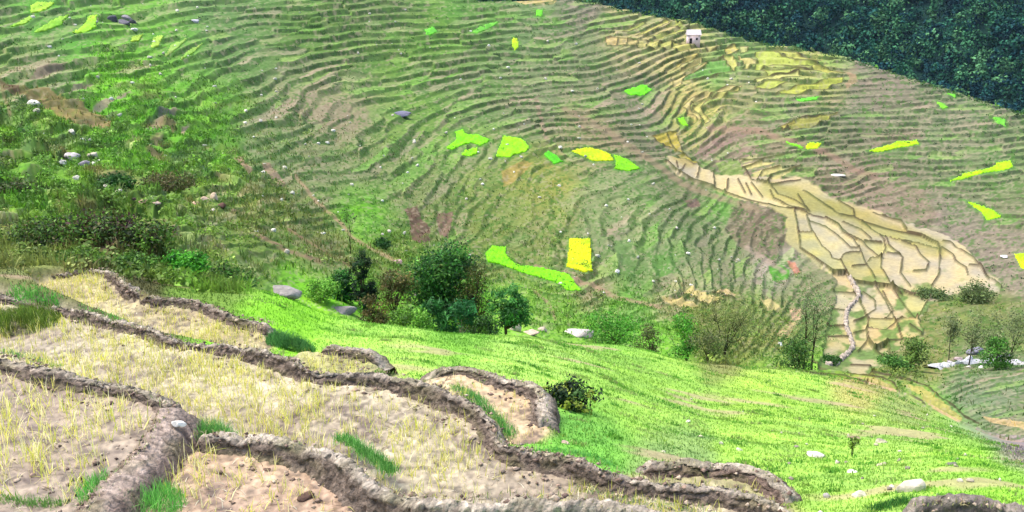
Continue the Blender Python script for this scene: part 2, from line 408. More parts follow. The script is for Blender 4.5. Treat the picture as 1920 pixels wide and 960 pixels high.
PATCH = [
    ([(1388, 298), (1420, 290), (1418, 300), (1390, 306)], (206, 200, 140)), ([(1392, 309), (1428, 303), (1455, 305), (1400, 318)], (222, 206, 140)), ([(1410, 324), (1462, 309), (1470, 318), (1432, 330), (1425, 342), (1412, 337)], (222, 208, 142)), ([(1446, 333), (1500, 312), (1475, 326), (1448, 346)], (220, 206, 140)), ([(1452, 349), (1500, 338), (1490, 347)], (214, 200, 136)),
    ([(1522, 435), (1552, 437), (1570, 465), (1560, 472), (1540, 467)], (140, 132, 92)),
    ([(757, 392), (783, 385), (790, 410), (806, 425), (806, 452), (795, 460), (772, 448), (768, 415)], (122, 94, 84)),
    ([(822, 400), (850, 398), (845, 430), (838, 448), (825, 440), (818, 415)], (142, 112, 100)),
    ([(430, 290), (450, 290), (475, 320), (470, 328), (448, 310)], (176, 150, 126)), ([(490, 303), (505, 305), (530, 335), (535, 350), (520, 345), (495, 320)], (178, 152, 128)),
    ([(50, 145), (90, 118), (130, 120), (110, 135), (65, 152)], (150, 134, 118)), ([(125, 172), (150, 158), (180, 150), (165, 162), (130, 180)], (152, 146, 122)), ([(172, 205), (205, 185), (248, 172), (235, 184), (190, 207)], (164, 152, 130)),
    ([(272, 245), (300, 225), (345, 215), (318, 232), (285, 248)], (176, 160, 138)), ([(318, 258), (360, 240), (345, 252)], (172, 156, 136)), ([(20, 165), (75, 160), (160, 200), (215, 230), (205, 250), (120, 225), (60, 190)], (146, 130, 88)),
    ([(0, 150), (35, 158), (40, 175), (0, 172)], (110, 88, 68)),
    ([(1282, 547), (1297, 535), (1315, 547), (1360, 560), (1322, 567)], (226, 204, 138)), ([(1340, 547), (1360, 540), (1380, 552), (1375, 557)], (226, 196, 146)), ([(1240, 557), (1277, 557), (1310, 572), (1297, 577), (1255, 570)], (224, 200, 136)),
    ([(1455, 627), (1477, 605), (1495, 602), (1480, 630), (1465, 635)], (216, 192, 140)), ([(1480, 580), (1505, 577), (1500, 600), (1482, 600)], (222, 186, 152)), ([(1425, 560), (1452, 562), (1467, 580), (1440, 582)], (222, 204, 142)),
    ([(1692, 720), (1730, 725), (1805, 782), (1802, 790), (1780, 790), (1742, 762), (1725, 740)], (212, 200, 116)), ([(1555, 727), (1592, 732), (1620, 750), (1600, 747)], (226, 200, 136)), ([(1480, 700), (1547, 707), (1537, 725), (1480, 715)], (206, 204, 96)),
    ([(1585, 706), (1640, 708), (1672, 722), (1680, 735), (1650, 725)], (206, 186, 120)),
    ([(1782, 802), (1830, 820), (1920, 852), (1880, 850), (1817, 837), (1792, 820)], (232, 202, 140)), ([(1842, 782), (1940, 795), (1940, 812), (1855, 792)], (224, 192, 142)),
    ([(1360, 335), (1340, 305), (1385, 300), (1395, 330)], (140, 160, 92)), ([(1285, 375), (1310, 372), (1312, 388), (1290, 388)], (140, 112, 104)), ([(1075, 232), (1082, 225), (1100, 240), (1095, 245)], (170, 145, 120)),
    ([(1000, 185), (1008, 183), (1022, 235), (1030, 262), (1020, 262), (1010, 220)], (168, 146, 126)), ([(1440, 500), (1460, 495), (1480, 505), (1478, 525), (1450, 528)], (100, 170, 62)), ([(1475, 490), (1490, 492), (1500, 510), (1490, 515)], (226, 150, 130)),
    ([(1150, 450), (1185, 448), (1190, 490), (1160, 500)], (118, 148, 90)), ([(1215, 475), (1262, 472), (1270, 510), (1230, 520)], (108, 150, 78)),
    ([(960, 0), (1050, -8), (1040, 6), (985, 10)], (214, 190, 130)),
    ([(940, 320), (985, 300), (1000, 305), (960, 345), (945, 350)], (178, 158, 92)),
    ([(1360, 250), (1420, 245), (1330, 290), (1325, 300), (1300, 295), (1320, 265)], (158, 132, 124)),
]
# valley of golden flooded paddies: outline and traced bunds between the paddies
VALLEY = [(1250, 296), (1275, 300), (1300, 306), (1335, 325), (1365, 330), (1392, 330), (1396, 330), (1425, 334), (1450, 336), (1490, 332), (1515, 338), (1550, 366), (1572, 374), (1640, 393), (1690, 417), (1778, 444), (1800, 460), (1832, 490), (1882, 540),
          (1872, 548), (1800, 548), (1770, 556), (1745, 575), (1725, 600), (1730, 632), (1700, 640), (1670, 668), (1640, 690), (1628, 702), (1560, 694), (1535, 692), (1545, 650), (1553, 600), (1566, 560), (1568, 522), (1540, 502), (1505, 478), (1474, 455), (1474, 402), (1440, 388), (1379, 371), (1337, 356), (1300, 344), (1269, 325), (1252, 308)]
BUNDS2 = [
    [(1640, 535), (1660, 560), (1674, 590), (1692, 640)], [(1600, 545), (1620, 575), (1628, 600), (1625, 617)], [(1672, 540), (1700, 575), (1720, 601)], [(1600, 622), (1625, 617), (1660, 620), (1690, 602)], [(1608, 655), (1627, 635)], [(1628, 598), (1660, 600), (1690, 600)], [(1640, 652), (1668, 640), (1700, 640)], [(1560, 545), (1600, 548)], [(1720, 601), (1735, 570), (1745, 560)],
    [(1440, 385), (1497, 395), (1522, 405), (1547, 412), (1575, 427), (1590, 440), (1615, 452), (1630, 467), (1652, 485)],
    [(1490, 397), (1494, 422), (1497, 445), (1500, 467), (1520, 482), (1545, 500), (1562, 512), (1587, 512)],
    [(1512, 405), (1517, 425), (1525, 440), (1540, 465), (1555, 477), (1560, 487), (1577, 492), (1587, 512), (1600, 530), (1615, 565)],
    [(1497, 439), (1520, 439)], [(1517, 417), (1547, 427), (1565, 440), (1580, 452), (1595, 467), (1612, 467)],
    [(1547, 412), (1572, 425), (1580, 437), (1600, 450), (1612, 467), (1620, 490), (1632, 510), (1640, 525)],
    [(1575, 492), (1580, 480), (1595, 476), (1612, 476)], [(1597, 502), (1622, 499)],
    [(1627, 492), (1632, 485), (1652, 485), (1660, 465), (1657, 450), (1650, 440)], [(1652, 485), (1652, 502), (1660, 520), (1672, 540), (1690, 552)],
    [(1620, 452), (1652, 455)], [(1580, 417), (1615, 432), (1632, 447)],
    [(1507, 357), (1527, 372), (1547, 385), (1562, 392), (1572, 402), (1600, 407), (1620, 417), (1652, 425), (1690, 435), (1727, 442), (1757, 457), (1762, 470)],
    [(1572, 377), (1600, 392), (1602, 405)], [(1495, 365), (1507, 385), (1517, 397)], [(1637, 397), (1660, 407), (1690, 417), (1700, 432)],
    [(1615, 417), (1647, 437), (1660, 442), (1677, 450), (1702, 452), (1727, 460), (1760, 470), (1762, 487)],
    [(1660, 442), (1665, 462), (1680, 475), (1692, 485), (1690, 502), (1687, 515), (1705, 540)], [(1662, 477), (1687, 480)],
    [(1690, 455), (1717, 465), (1725, 480), (1742, 495), (1735, 510), (1712, 512)], [(1762, 487), (1760, 515), (1747, 540)],
    [(1767, 455), (1782, 457), (1802, 472), (1825, 487), (1840, 505), (1860, 525), (1877, 540)], [(1765, 467), (1785, 480), (1790, 492), (1810, 505), (1815, 517)],
    [(1817, 500), (1837, 502), (1852, 525)],
    [(1248, 303), (1269, 322), (1300, 341), (1337, 353), (1379, 368), (1429, 382), (1492, 395)], [(1269, 305), (1271, 318)], [(1285, 312), (1277, 324)], [(1312, 318), (1306, 337)],
    [(1337, 324), (1340, 350)], [(1365, 337), (1362, 355)], [(1383, 337), (1396, 362)], [(1398, 345), (1408, 366)], [(1444, 357), (1450, 374), (1479, 387), (1512, 397)], [(1408, 343), (1429, 370)],
    [(1396, 316), (1408, 337), (1442, 345), (1458, 364), (1492, 378), (1512, 393)], [(1419, 341), (1429, 322), (1462, 312)], [(1440, 343), (1444, 330), (1471, 322), (1502, 312)], [(1387, 299), (1425, 301), (1471, 289)],
    [(1392, 314), (1429, 303)], [(1446, 347), (1500, 337)], [(1555, 575), (1588, 578)], [(1550, 608), (1584, 608)], [(1553, 626), (1590, 628)],
    [(1617, 547), (1640, 562), (1642, 577), (1627, 590), (1600, 600)], [(1655, 545), (1670, 570), (1675, 580), (1660, 600)], [(1690, 600), (1720, 601)], [(1625, 617), (1627, 635), (1640, 652), (1660, 665)], [(1663, 640), (1670, 665)],
    [(1705, 615), (1727, 630)], [(1595, 680), (1632, 682)], [(1600, 530), (1640, 535), (1672, 540), (1705, 552), (1745, 560)],
    [(1480, 695), (1550, 702), (1585, 705), (1620, 715), (1630, 727), (1645, 745), (1655, 757)], [(1590, 700), (1655, 707), (1677, 720), (1685, 735)],
    [(1630, 697), (1705, 712), (1737, 725), (1762, 745), (1792, 765), (1810, 782), (1835, 795)], [(1697, 737), (1725, 752), (1737, 765), (1755, 772), (1775, 785), (1780, 802)],
    [(1282, 549), (1322, 570), (1360, 562)], [(1335, 550), (1378, 560)],
]
PATHS = [([(555, 330), (572, 352), (600, 385), (625, 405), (645, 425), (660, 445), (700, 470), (745, 490)], 4, (200, 168, 136)), ([(1060, 205), (1130, 240), (1220, 300), (1280, 345), (1340, 368), (1420, 392)], 7, (168, 148, 122)),
         ([(1330, 240), (1420, 245), (1470, 262), (1520, 275), (1560, 292), (1600, 318), (1640, 330)], 7, (172, 142, 124)), ([(1005, 500), (1060, 520), (1110, 535), (1160, 560), (1240, 575)], 5, (186, 156, 130)), ([(1400, 465), (1440, 490), (1470, 510)], 6, (190, 168, 152)),
         ([(20, 225), (0, 150)], 4, (150, 140, 100)), ([(480, 440), (540, 470), (600, 490)], 4, (176, 146, 120)), ([(540, 430), (600, 465), (660, 500)], 3, (170, 140, 110)), ([(1000, 545), (1030, 570), (1042, 600)], 3, (176, 160, 120)), ([(1480, 660), (1560, 690), (1640, 700)], 3, (120, 110, 70)), ([(545, 570), (600, 610), (625, 635)], 3, (206, 180, 110)), ([(1500, 700), (1500, 712), (1560, 740), (1610, 775)], 2.5, (180, 160, 90)), ([(1640, 770), (1665, 785), (1705, 805)], 2.5, (205, 205, 150))]

# terrace run: x, y, line angle (deg, y up), spacing; positions and spacing in image pixels
RUN = [
    (60, 60, 32, 22), (200, 60, 32, 22), (330, 90, 45, 20), (60, 150, 30, 30), (190, 190, 28, 36), (300, 225, 30, 38), (120, 300, 15, 50), (50, 400, 10, 60), (250, 420, -5, 60),
    (420, 40, 18, 12), (520, 30, 18, 11), (620, 60, 20, 11), (560, 110, 22, 12), (660, 120, 15, 13), (760, 60, 12, 11), (700, 10, 12, 10), (850, 20, 10, 10), (850, 110, 15, 11), (760, 180, 25, 14), (900, 60, 15, 10), (950, 20, 10, 9), (1000, 130, 5, 9), (1050, 60, 12, 9),
    (450, 200, 45, 18), (540, 190, 60, 18), (600, 220, 68, 18), (660, 230, 72, 20), (560, 260, 45, 18), (480, 260, 40, 22), (620, 330, 15, 16), (700, 350, 20, 18), (740, 290, 30, 16), (800, 260, 30, 14), (870, 210, 18, 12),
    (980, 180, -8, 9), (1020, 160, -6, 8), (1060, 190, -6, 9), (1100, 215, -2, 9), (1110, 235, 14, 9), (1180, 240, 6, 10), (940, 150, -4, 9), (900, 190, -8, 11), (900, 330, 48, 13), (960, 320, 52, 13), (1050, 330, 48, 14), (1120, 340, 42, 14), (1000, 380, 88, 12), (1060, 390, 82, 12), (940, 400, 70, 14), (850, 400, 55, 16),
    (1150, 400, 70, 13), (1250, 420, 75, 14), (1100, 470, 88, 16), (1200, 480, 95, 16), (1320, 470, 108, 15), (1380, 430, 95, 14), (1300, 400, 65, 14), (1350, 510, 115, 14), (1150, 120, 14, 10), (1200, 90, 8, 10), (1250, 60, 20, 11), (1300, 110, 20, 12), (1380, 75, 12, 11), (1450, 90, 6, 12), (1520, 110, -4, 12), (1400, 140, 10, 13), (1500, 150, 15, 13),
    (1290, 165, 38, 12), (1262, 190, 85, 12), (1310, 215, 125, 13), (1420, 190, 12, 11), (1500, 200, 14, 10), (1600, 180, 8, 8), (1700, 200, 8, 9), (1650, 240, 8, 9), (1750, 260, 8, 9), (1850, 250, 10, 9), (1900, 290, 12, 9), (1850, 350, 12, 9), (1760, 310, 8, 9), (1640, 290, 8, 9), (1880, 440, 5, 12),
    (1450, 290, 18, 11), (1500, 320, 18, 11), (1560, 340, 18, 11), (1620, 350, 50, 15), (1700, 400, 25, 16), (1850, 720, 5, 6), (1800, 740, 8, 7), (1020, 590, -50, 13), (1150, 580, -22, 14), (1250, 600, -15, 16), (600, 430, -35, 15), (560, 470, -35, 14), (700, 470, -30, 14), (480, 440, -22, 18), (690, 410, -42, 14), (200, 480, -8, 40),
]
SEEDBEDS = [
    ([(835, 279), (855, 261), (853, 247), (868, 242), (874, 253), (897, 253), (922, 264), (903, 275), (885, 269), (870, 272), (849, 282)], (150, 245, 10), 'bright lime seedling bed with a stepped upper edge, left of the pair on mid slope'),
    ([(862, 292), (872, 282), (897, 276), (897, 288), (885, 293)], (165, 250, 10), 'small lime seedling patch just below the stepped lime bed'),
    ([(928, 294), (937, 274), (943, 255), (976, 259), (994, 275), (987, 285), (966, 290), (955, 297)], (170, 250, 10), 'plump lime green seedling bed, middle one across the slope'),
    ([(1018, 290), (1028, 282), (1043, 292), (1057, 303), (1039, 309)], (100, 220, 25), 'dull green seedling patch between two brighter beds'),
    ([(1068, 283), (1097, 277), (1118, 279), (1145, 290), (1153, 302), (1112, 303), (1089, 292)], (225, 245, 10), 'long yellow seedling bed with an orange tint at its edge'),
    ([(1149, 290), (1178, 299), (1201, 317), (1178, 322), (1151, 317), (1155, 303)], (150, 240, 10), 'lime seedling bed adjoining the lower end of the yellow bed'),
    ([(910, 475), (922, 462), (948, 464), (951, 481), (974, 499), (1027, 505), (1067, 516), (1091, 547), (1062, 545), (1038, 528), (992, 516), (945, 499), (913, 491)], (150, 250, 5), 'long snaking lime seedling bed just right of the dark tree'),
    ([(1067, 448), (1108, 448), (1111, 510), (1097, 513), (1062, 500)], (245, 250, 5), 'pure yellow rectangular seedling bed, the largest yellow block'),
    ([(960, 71), (971, 71), (974, 87), (965, 97), (958, 83)], (210, 245, 20), 'tiny upright yellow seedling bed high on the slope'),
    ([(1003, 19), (1019, 19), (1017, 31), (1005, 30)], (120, 220, 40), 'tiny square green seedling bed nearest the top ridge'),
    ([(1168, 170), (1205, 157), (1225, 168), (1207, 180), (1182, 180)], (125, 235, 25), 'oval green seedling bed left of the upper golden terraces'),
    ([(796, 56), (812, 50), (822, 60), (808, 68), (797, 64)], (115, 215, 55), 'round pale green seedling patch near the top centre slope'),
    ([(880, 60), (905, 48), (938, 38), (930, 48), (895, 64)], (120, 205, 60), 'slanting strip of soft green seedlings high on the slope'),
    ([(1268, 222), (1283, 218), (1292, 238), (1280, 237)], (150, 225, 30), 'small green seedling patch at the head of the brown trail'),
    ([(1508, 276), (1518, 267), (1542, 268), (1534, 280), (1512, 281)], (215, 250, 10), 'small yellow kite-shaped bed at the tip of a trail'),
    ([(1468, 264), (1485, 267), (1508, 276), (1505, 280), (1480, 272)], (150, 225, 50), 'thin green tail of seedlings leading to the yellow kite bed'),
    ([(1625, 284), (1683, 265), (1721, 263), (1724, 271), (1695, 277), (1648, 286)], (200, 250, 5), 'tapering yellow seedling bed on the right hand terraces'),
    ([(1774, 341), (1812, 324), (1855, 315), (1870, 305), (1896, 302), (1902, 314), (1879, 321), (1855, 323), (1797, 339)], (190, 250, 5), 'long spoon-shaped yellow bed on the dark right terraces'),
    ([(1807, 375), (1860, 392), (1880, 407), (1850, 415), (1840, 400)], (180, 250, 5), 'arrow-shaped lime bed on the brown slope at the right'),
    ([(1900, 476), (1940, 473), (1940, 512), (1912, 502)], (215, 250, 5), 'yellow bed cut off by the right edge of the view'),
    ([(1753, 191), (1765, 193), (1780, 201), (1768, 206)], (140, 225, 50), 'small green triangle bed below the far ridge'),
    ([(1771, 174), (1794, 177), (1791, 184)], (125, 215, 60), 'tiny green bed right against the far ridge'),
    ([(1858, 220), (1888, 224), (1886, 237), (1870, 233)], (130, 215, 70), 'tiny pale green bed near the right end of the ridge'),
    ([(1668, 126), (1683, 130), (1679, 136), (1670, 133)], (140, 220, 60), 'tiny green bed on the ridge beside the boulders'),
    ([(1490, 186), (1536, 181), (1534, 187), (1502, 192)], (120, 230, 60), 'thin vivid green strip under the longest golden terrace'),
    ([(56, 12), (69, 4), (104, 6), (87, 19), (71, 25), (56, 26)], (180, 230, 55), 'yellow green field, topmost on the upper left slope'),
    ([(15, 54), (50, 33), (73, 28), (48, 47)], (170, 220, 60), 'narrow pointed yellow green field at the far upper left'),
    ([(60, 62), (104, 35), (133, 25), (117, 46), (83, 60)], (155, 210, 50), 'slanting leaf-shaped green field on the upper left slope'),
    ([(133, 65), (152, 52), (167, 31), (183, 29), (181, 52), (158, 62)], (185, 235, 50), 'bright yellow green field just left of the dark outcrop'),
    ([(281, 92), (287, 73), (302, 65), (308, 69), (298, 88)], (190, 225, 80), 'pale lime field, second in the row right of the dark outcrop'),
    ([(306, 112), (321, 83), (354, 71), (333, 94)], (170, 200, 90), 'dull lime field, third in the row right of the dark outcrop'),
    ([(333, 119), (350, 96), (385, 77), (362, 102)], (165, 195, 80), 'olive lime field, last in the row right of the dark outcrop'),
    ([(244, 81), (246, 71), (271, 62), (262, 79)], (175, 210, 60), 'small lime field directly below the dark outcrop'),
]


def run_field():
    nx, ny = 67, 34
    gx = np.linspace(-360, 2280, nx)
    gy = np.linspace(-200, 1000, ny)
    X, Y = np.meshgrid(gx, gy)
    R = np.array(RUN, float)
    R[:, 3] *= np.where(R[:, 3] < 13, 1.18, 1.05)
    th = np.radians(R[:, 2])
    ux = -np.sin(th) / R[:, 3]
    uy = -np.cos(th) / R[:, 3]                   # image y runs down
    d2 = (X[..., None] - R[:, 0]) ** 2 + (Y[..., None] - R[:, 1]) ** 2 + 300
    W = d2 ** -2.0
    W /= W.sum(-1, keepdims=True)
    Gx = (W * ux).sum(-1)
    Gy = (W * uy).sum(-1)
    n = nx * ny
    hx, hy = gx[1] - gx[0], gy[1] - gy[0]
    A = np.zeros((n, n))
    b = np.zeros(n)
    idx = np.arange(n).reshape(ny, nx)
    for (i, j, g, h) in ((idx[:, :-1], idx[:, 1:], (Gx[:, :-1] + Gx[:, 1:]) / 2, hx), (idx[:-1], idx[1:], (Gy[:-1] + Gy[1:]) / 2, hy)):
        i = i.ravel(); j = j.ravel(); g = g.ravel()
        wgt = 1.0 / h
        np.add.at(A, (i, i), wgt); np.add.at(A, (j, j), wgt)
        np.add.at(A, (i, j), -wgt); np.add.at(A, (j, i), -wgt)
        np.add.at(b, j, wgt * g * h); np.add.at(b, i, -wgt * g * h)
    A[0, 0] += 1
    f = np.linalg.solve(A, b).reshape(ny, nx)
    return gx, gy, f, np.hypot(Gx, Gy)


def cubic(gx, gy, f, x, y):
    u = np.clip((x - gx[0]) / (gx[1] - gx[0]), 1, len(gx) - 2.001)
    v = np.clip((y - gy[0]) / (gy[1] - gy[0]), 1, len(gy) - 2.001)
    i = u.astype(int); j = v.astype(int)
    u = (u - i).astype(f32); v = (v - j).astype(f32)

    def wt(t):
        return ((-t ** 3 + 2 * t * t - t) / 2, (3 * t ** 3 - 5 * t * t + 2) / 2, (-3 * t ** 3 + 4 * t * t + t) / 2, (t ** 3 - t * t) / 2)
    wu, wv = wt(u), wt(v)
    i = np.clip(i, 1, f.shape[1] - 3); j = np.clip(j, 1, f.shape[0] - 3)
    out = 0
    for a in range(4):
        for b in range(4):
            out = out + wv[a] * wu[b] * f[j + a - 1, i + b - 1]
    return out


# ------------------------------------------------------------------ build the ground sheet (bearing x distance mesh, real heights)
DAZ = math.radians(0.062)
NA = int(math.radians(80) / DAZ) + 1
AZ = np.linspace(-math.radians(40), math.radians(40), NA)
L0, L1, DL = math.log(5.5), math.log(625), 0.0029
NL = int((L1 - L0) / DL) + 1
LL = np.linspace(L0, L1, NL)
az2, l2 = np.meshgrid(AZ.astype(f32), LL.astype(f32))
D2 = np.exp(l2)
X2 = D2 * np.sin(az2)
Y2 = D2 * np.cos(az2)
T2 = base_t(az2, l2)
U2, V2 = bearing_to_pixel(az2, T2)  # image pixel each base ground vertex projects to from the camera
U2 = U2.astype(f32); V2 = V2.astype(f32)
Z2 = -D2 * T2

# land cover fields on a coarse image-pixel grid, then looked up
cgx = np.arange(-400, 2340, 12.0)
cgy = np.arange(-240, 1240, 12.0)
CX, CY = np.meshgrid(cgx, cgy)
acc = np.zeros(CX.shape + (8,))
wsum = np.zeros(CX.shape)
for (x, y, r, tc_, rc_, st, ro) in COVER:
    d2_ = ((CX - x) ** 2 + (CY - y) ** 2) / (r * r)
    wg = np.exp(-d2_ * 1.6) + 0.002 / (1 + d2_) ** 3
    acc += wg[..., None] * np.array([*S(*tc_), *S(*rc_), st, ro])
    wsum += wg
acc /= wsum[..., None]
calm = np.exp(-((CX - 960) / 420) ** 2 * 1.2 - ((CY - 380) / 150) ** 2 * 1.2)
acc[..., 6] *= 1 - .35 * calm
left = 1 / (1 + np.exp((CX - 430 - (CY - 250) * .3) / 40))
acc[..., 6] = np.where(CY < 470, acc[..., 6] + left * (.85 - acc[..., 6]) * .8 * (CX > -60), acc[..., 6])
acc[..., :6] *= (1 + .36 * left * (CY < 520))[..., None]
warpx = U2 + 14 * fbm(U2 / 46, V2 / 26, 50, 3)
warpy = V2 + 9 * fbm(U2 / 46, V2 / 26, 60, 3)


def lookup(field, x, y):
    u = np.clip((x - cgx[0]) / 12.0, 0, len(cgx) - 1.001)
    v = np.clip((y - cgy[0]) / 12.0, 0, len(cgy) - 1.001)
    i = u.astype(int); j = v.astype(int)
    u = (u - i).astype(f32)[..., None]; v = (v - j).astype(f32)[..., None]
    F = field.astype(f32)
    return F[j, i] * (1 - u) * (1 - v) + F[j, i + 1] * u * (1 - v) + F[j + 1, i] * (1 - u) * v + F[j + 1, i + 1] * u * v


COV = lookup(acc, warpx, warpy)
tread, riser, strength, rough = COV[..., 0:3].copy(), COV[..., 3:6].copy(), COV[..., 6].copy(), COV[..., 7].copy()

# seedbeds and valley paddies are level ground: no terrace steps there
def box_mask(poly, pad):
    P = np.array(poly)
    return (U2 > P[:, 0].min() - pad) & (U2 < P[:, 0].max() + pad) & (V2 > P[:, 1].min() - pad) & (V2 < P[:, 1].max() + pad)


FAR = D2 > 34
bed_masks = []
for poly, colr, lab in SEEDBEDS:
    m = box_mask(poly, 8) & FAR
    ii = np.nonzero(m)
    na_ = min(.9, .07 * (max(q[1] for q in poly) - min(q[1] for q in poly)))
    if na_ < .09 * 18: na_ *= (max(q[1] for q in poly) - min(q[1] for q in poly) > 19)
    sd = signed(U2[ii] + na_ * fbm(U2[ii] / 6, V2[ii] / 4, 3, 2), V2[ii] + na_ * fbm(U2[ii] / 6, V2[ii] / 4, 4, 2), poly)
    strength[ii] *= .25 + .75 * sstep(-2, 4, sd)
    bed_masks.append((ii, sd))
mv = box_mask(VALLEY, 12) & (D2 > 60)
iv = np.nonzero(mv)
sdv = signed(U2[iv] + 7 * fbm(U2[iv] / 22, V2[iv] / 12, 5, 3), V2[iv] + 5 * fbm(U2[iv] / 22, V2[iv] / 12, 6, 3), VALLEY)
inval = np.zeros(U2.shape, f32)
inval[iv] = 1 - sstep(-1.5, 1.5, sdv)
strength *= (1 - 0.93 * inval)
strength[D2 < 33] = 0

gx, gy, RF, _g = run_field()
ph = cubic(gx, gy, RF, U2, V2)
cellx = U2 / 110 + 0.45 * fbm(U2 / 60, V2 / 30, 71, 2)
celly = V2 / 48 + U2 * 0.0035 + 0.45 * fbm(U2 / 60, V2 / 30, 72, 2)
cx_, cy_ = np.floor(cellx).astype(np.int64), np.floor(celly).astype(np.int64)
cx_ = np.floor(cellx + 0.5 * (cy_ % 2)).astype(np.int64)
block = _hash(cx_, cy_, 73)                      # holdings: neighbouring blocks of terraces do not line up
block2 = _hash(cx_, cy_, 74)
loose = np.clip((U2 - 300) / 300, 0, 1)
golden_zone = np.exp(-(((U2 - 1380) / 210) ** 2 + ((V2 - 125) / 75) ** 2) * 1.3)
ph = ph + 0.55 * (1 - .4 * golden_zone) * fbm(U2 / 80, V2 / 34, 70, 2) + 0.07 * fbm(U2 / 11, V2 / 5, 75, 2) + 0.8 * block
gu = cubic(gx, gy, _g, U2, V2)
spacing = 1.0 / np.clip(gu, 1 / 70, 1 / 5)
step_n = np.floor(ph)
fr = (ph - step_n).astype(f32)
sn = step_n.astype(np.int64)
along = U2 * 0.55 + V2 * 0.8
parcel = _hash(sn + 31 * cx_, np.floor(along / 30 + 7 * _hash(sn, sn * 0, 5)).astype(np.int64), 9)
parcel2 = _hash(sn + 31 * cx_, np.floor(along / 44 + 5 * _hash(sn, sn * 0, 6)).astype(np.int64), 10)
golden_zone = np.exp(-(((U2 - 1380) / 210) ** 2 + ((V2 - 125) / 75) ** 2) * 1.3)
RW = 0.27 + 0.12 * fbm(U2 / 26, V2 / 12, 80, 3) + 0.16 * (block2 - .5) - 0.06 * golden_zone
RW = np.clip(RW, .12, .55).astype(f32)
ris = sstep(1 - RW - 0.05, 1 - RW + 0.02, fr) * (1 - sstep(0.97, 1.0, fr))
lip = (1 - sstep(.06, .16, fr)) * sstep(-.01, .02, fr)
clear = np.clip(0.74 + 0.75 * fbm(U2 / 70, V2 / 32, 82, 2) + 0.3 * golden_zone, 0.12, 1.1)
strength = strength * clear
amp = np.clip(0.46 * spacing * D2 / FPX, 0, 1.5) * strength
saw = np.where(fr < 1 - RW, 0.5 - fr / (1 - RW), -0.5 + (fr - (1 - RW)) / RW)
Z2 = Z2 + (amp * saw).astype(f32)

# lumpy ground on the rough left slope and general unevenness
lump = fbm(X2 / 2.6, Y2 / 2.6, 90, 3)
lump2 = fbm(X2 / 7.0, Y2 / 9.0, 95, 2)
far_w = sstep(24, 34, D2)
Z2 = Z2 + (rough * far_w * (0.75 * lump + 1.0 * lump2) * sstep(0.25, 1.0, rough)).astype(f32)
near_w = 1 - sstep(40, 70, D2)
Z2 = Z2 + (near_w * (0.07 * fbm(X2 / 1.1, Y2 / 0.8, 100, 3) + 0.10 * fbm(X2 / 3.5, Y2 / 2.5, 104, 2))).astype(f32)

# colour of the ground cover
fld = np.clip(strength * 1.6, 0, 1)[..., None]
pc = np.array([S(182, 160, 142), S(156, 166, 116), S(124, 178, 76), S(140, 158, 108), S(150, 144, 122), S(150, 186, 96)], f32)[(parcel2 * 5.999).astype(int)]
wpc = (0.72 * sstep(.40, .85, parcel))[..., None] * fld * (1 - .85 * golden_zone[..., None])
col = tread * (1 - wpc) + pc * wpc
col = col * (1 + 0.30 * (parcel - 0.5))[..., None] ** fld
tint = fbm(U2 / 24, V2 / 13, 110, 3)
t2 = fbm(U2 / 5, V2 / 3.2, 113, 2)
fa = sstep(30, 36, D2) * (1 - inval) * 1.0
col = col * (1 + np.stack([0.30 * tint + .22 * t2, 0.12 * tint + .2 * t2, 0.26 * tint + .22 * t2], -1) * fa[..., None])
bare = np.zeros(U2.shape, f32)
for ix_, sd_b in bed_masks:
    kf = (1 - sstep(1.5, 6, sd_b + 2.5 * vn(U2[ix_] / 5, V2[ix_] / 3, 19)))[:, None] * .6
    col[ix_] = col[ix_] * (1 - kf) + np.array(S(96, 166, 60), f32) * (1 + .25 * vn(U2[ix_] / 3, V2[ix_] / 2, 20))[:, None] * kf
for poly, c in PATCH + GOLDEN:
    m = np.nonzero(box_mask(poly, 6) & FAR)
    sd = signed(U2[m] + 1.6 * vn(U2[m] / 5, V2[m] / 4, 13), V2[m] + 1.2 * vn(U2[m] / 5, V2[m] / 4, 14), poly)
    k = (1 - sstep(-1.2, 1.2, sd)) * .95
    my_, mx_ = np.mean([q[1] for q in poly]), np.mean([q[0] for q in poly])
    cc = np.array(S(*c), f32) * (1 + 0.16 * vn(U2[m] / 6, V2[m] / 4, 15) + .1 * vn(U2[m] / 2.5, V2[m] / 2, 16))[:, None]
    col[m] = col[m] * (1 - k[:, None]) + cc * k[:, None]
    bare[m] = np.maximum(bare[m], k)
    if my_ > 300 or mx_ < 900 or (poly, c) in GOLDEN:
        strength[m] *= 1 - k
for poly, c, al in SOIL:
    m = np.nonzero(box_mask(poly, 10) & FAR)
    sd = signed(U2[m] + 9 * fbm(U2[m] / 22, V2[m] / 12, 23, 3), V2[m] + 6 * fbm(U2[m] / 22, V2[m] / 12, 24, 3), poly)
    k = ((1 - sstep(-5, 3, sd)) * al * (1 - inval[m]))[:, None]
    col[m] = col[m] * (1 - k) + np.array(S(*c), f32) * (1 + .2 * vn(U2[m] / 5, V2[m] / 3, 25))[:, None] * k
    riser[m] = riser[m] * (1 - .6 * k) + np.array(S(*c), f32) * .62 * .6 * k
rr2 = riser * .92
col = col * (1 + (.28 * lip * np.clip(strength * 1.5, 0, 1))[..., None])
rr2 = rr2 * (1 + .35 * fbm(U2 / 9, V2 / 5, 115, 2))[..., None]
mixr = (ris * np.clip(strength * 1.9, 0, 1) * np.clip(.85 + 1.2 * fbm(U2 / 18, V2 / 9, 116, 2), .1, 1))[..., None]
col = col * (1 - mixr) + rr2 * mixr
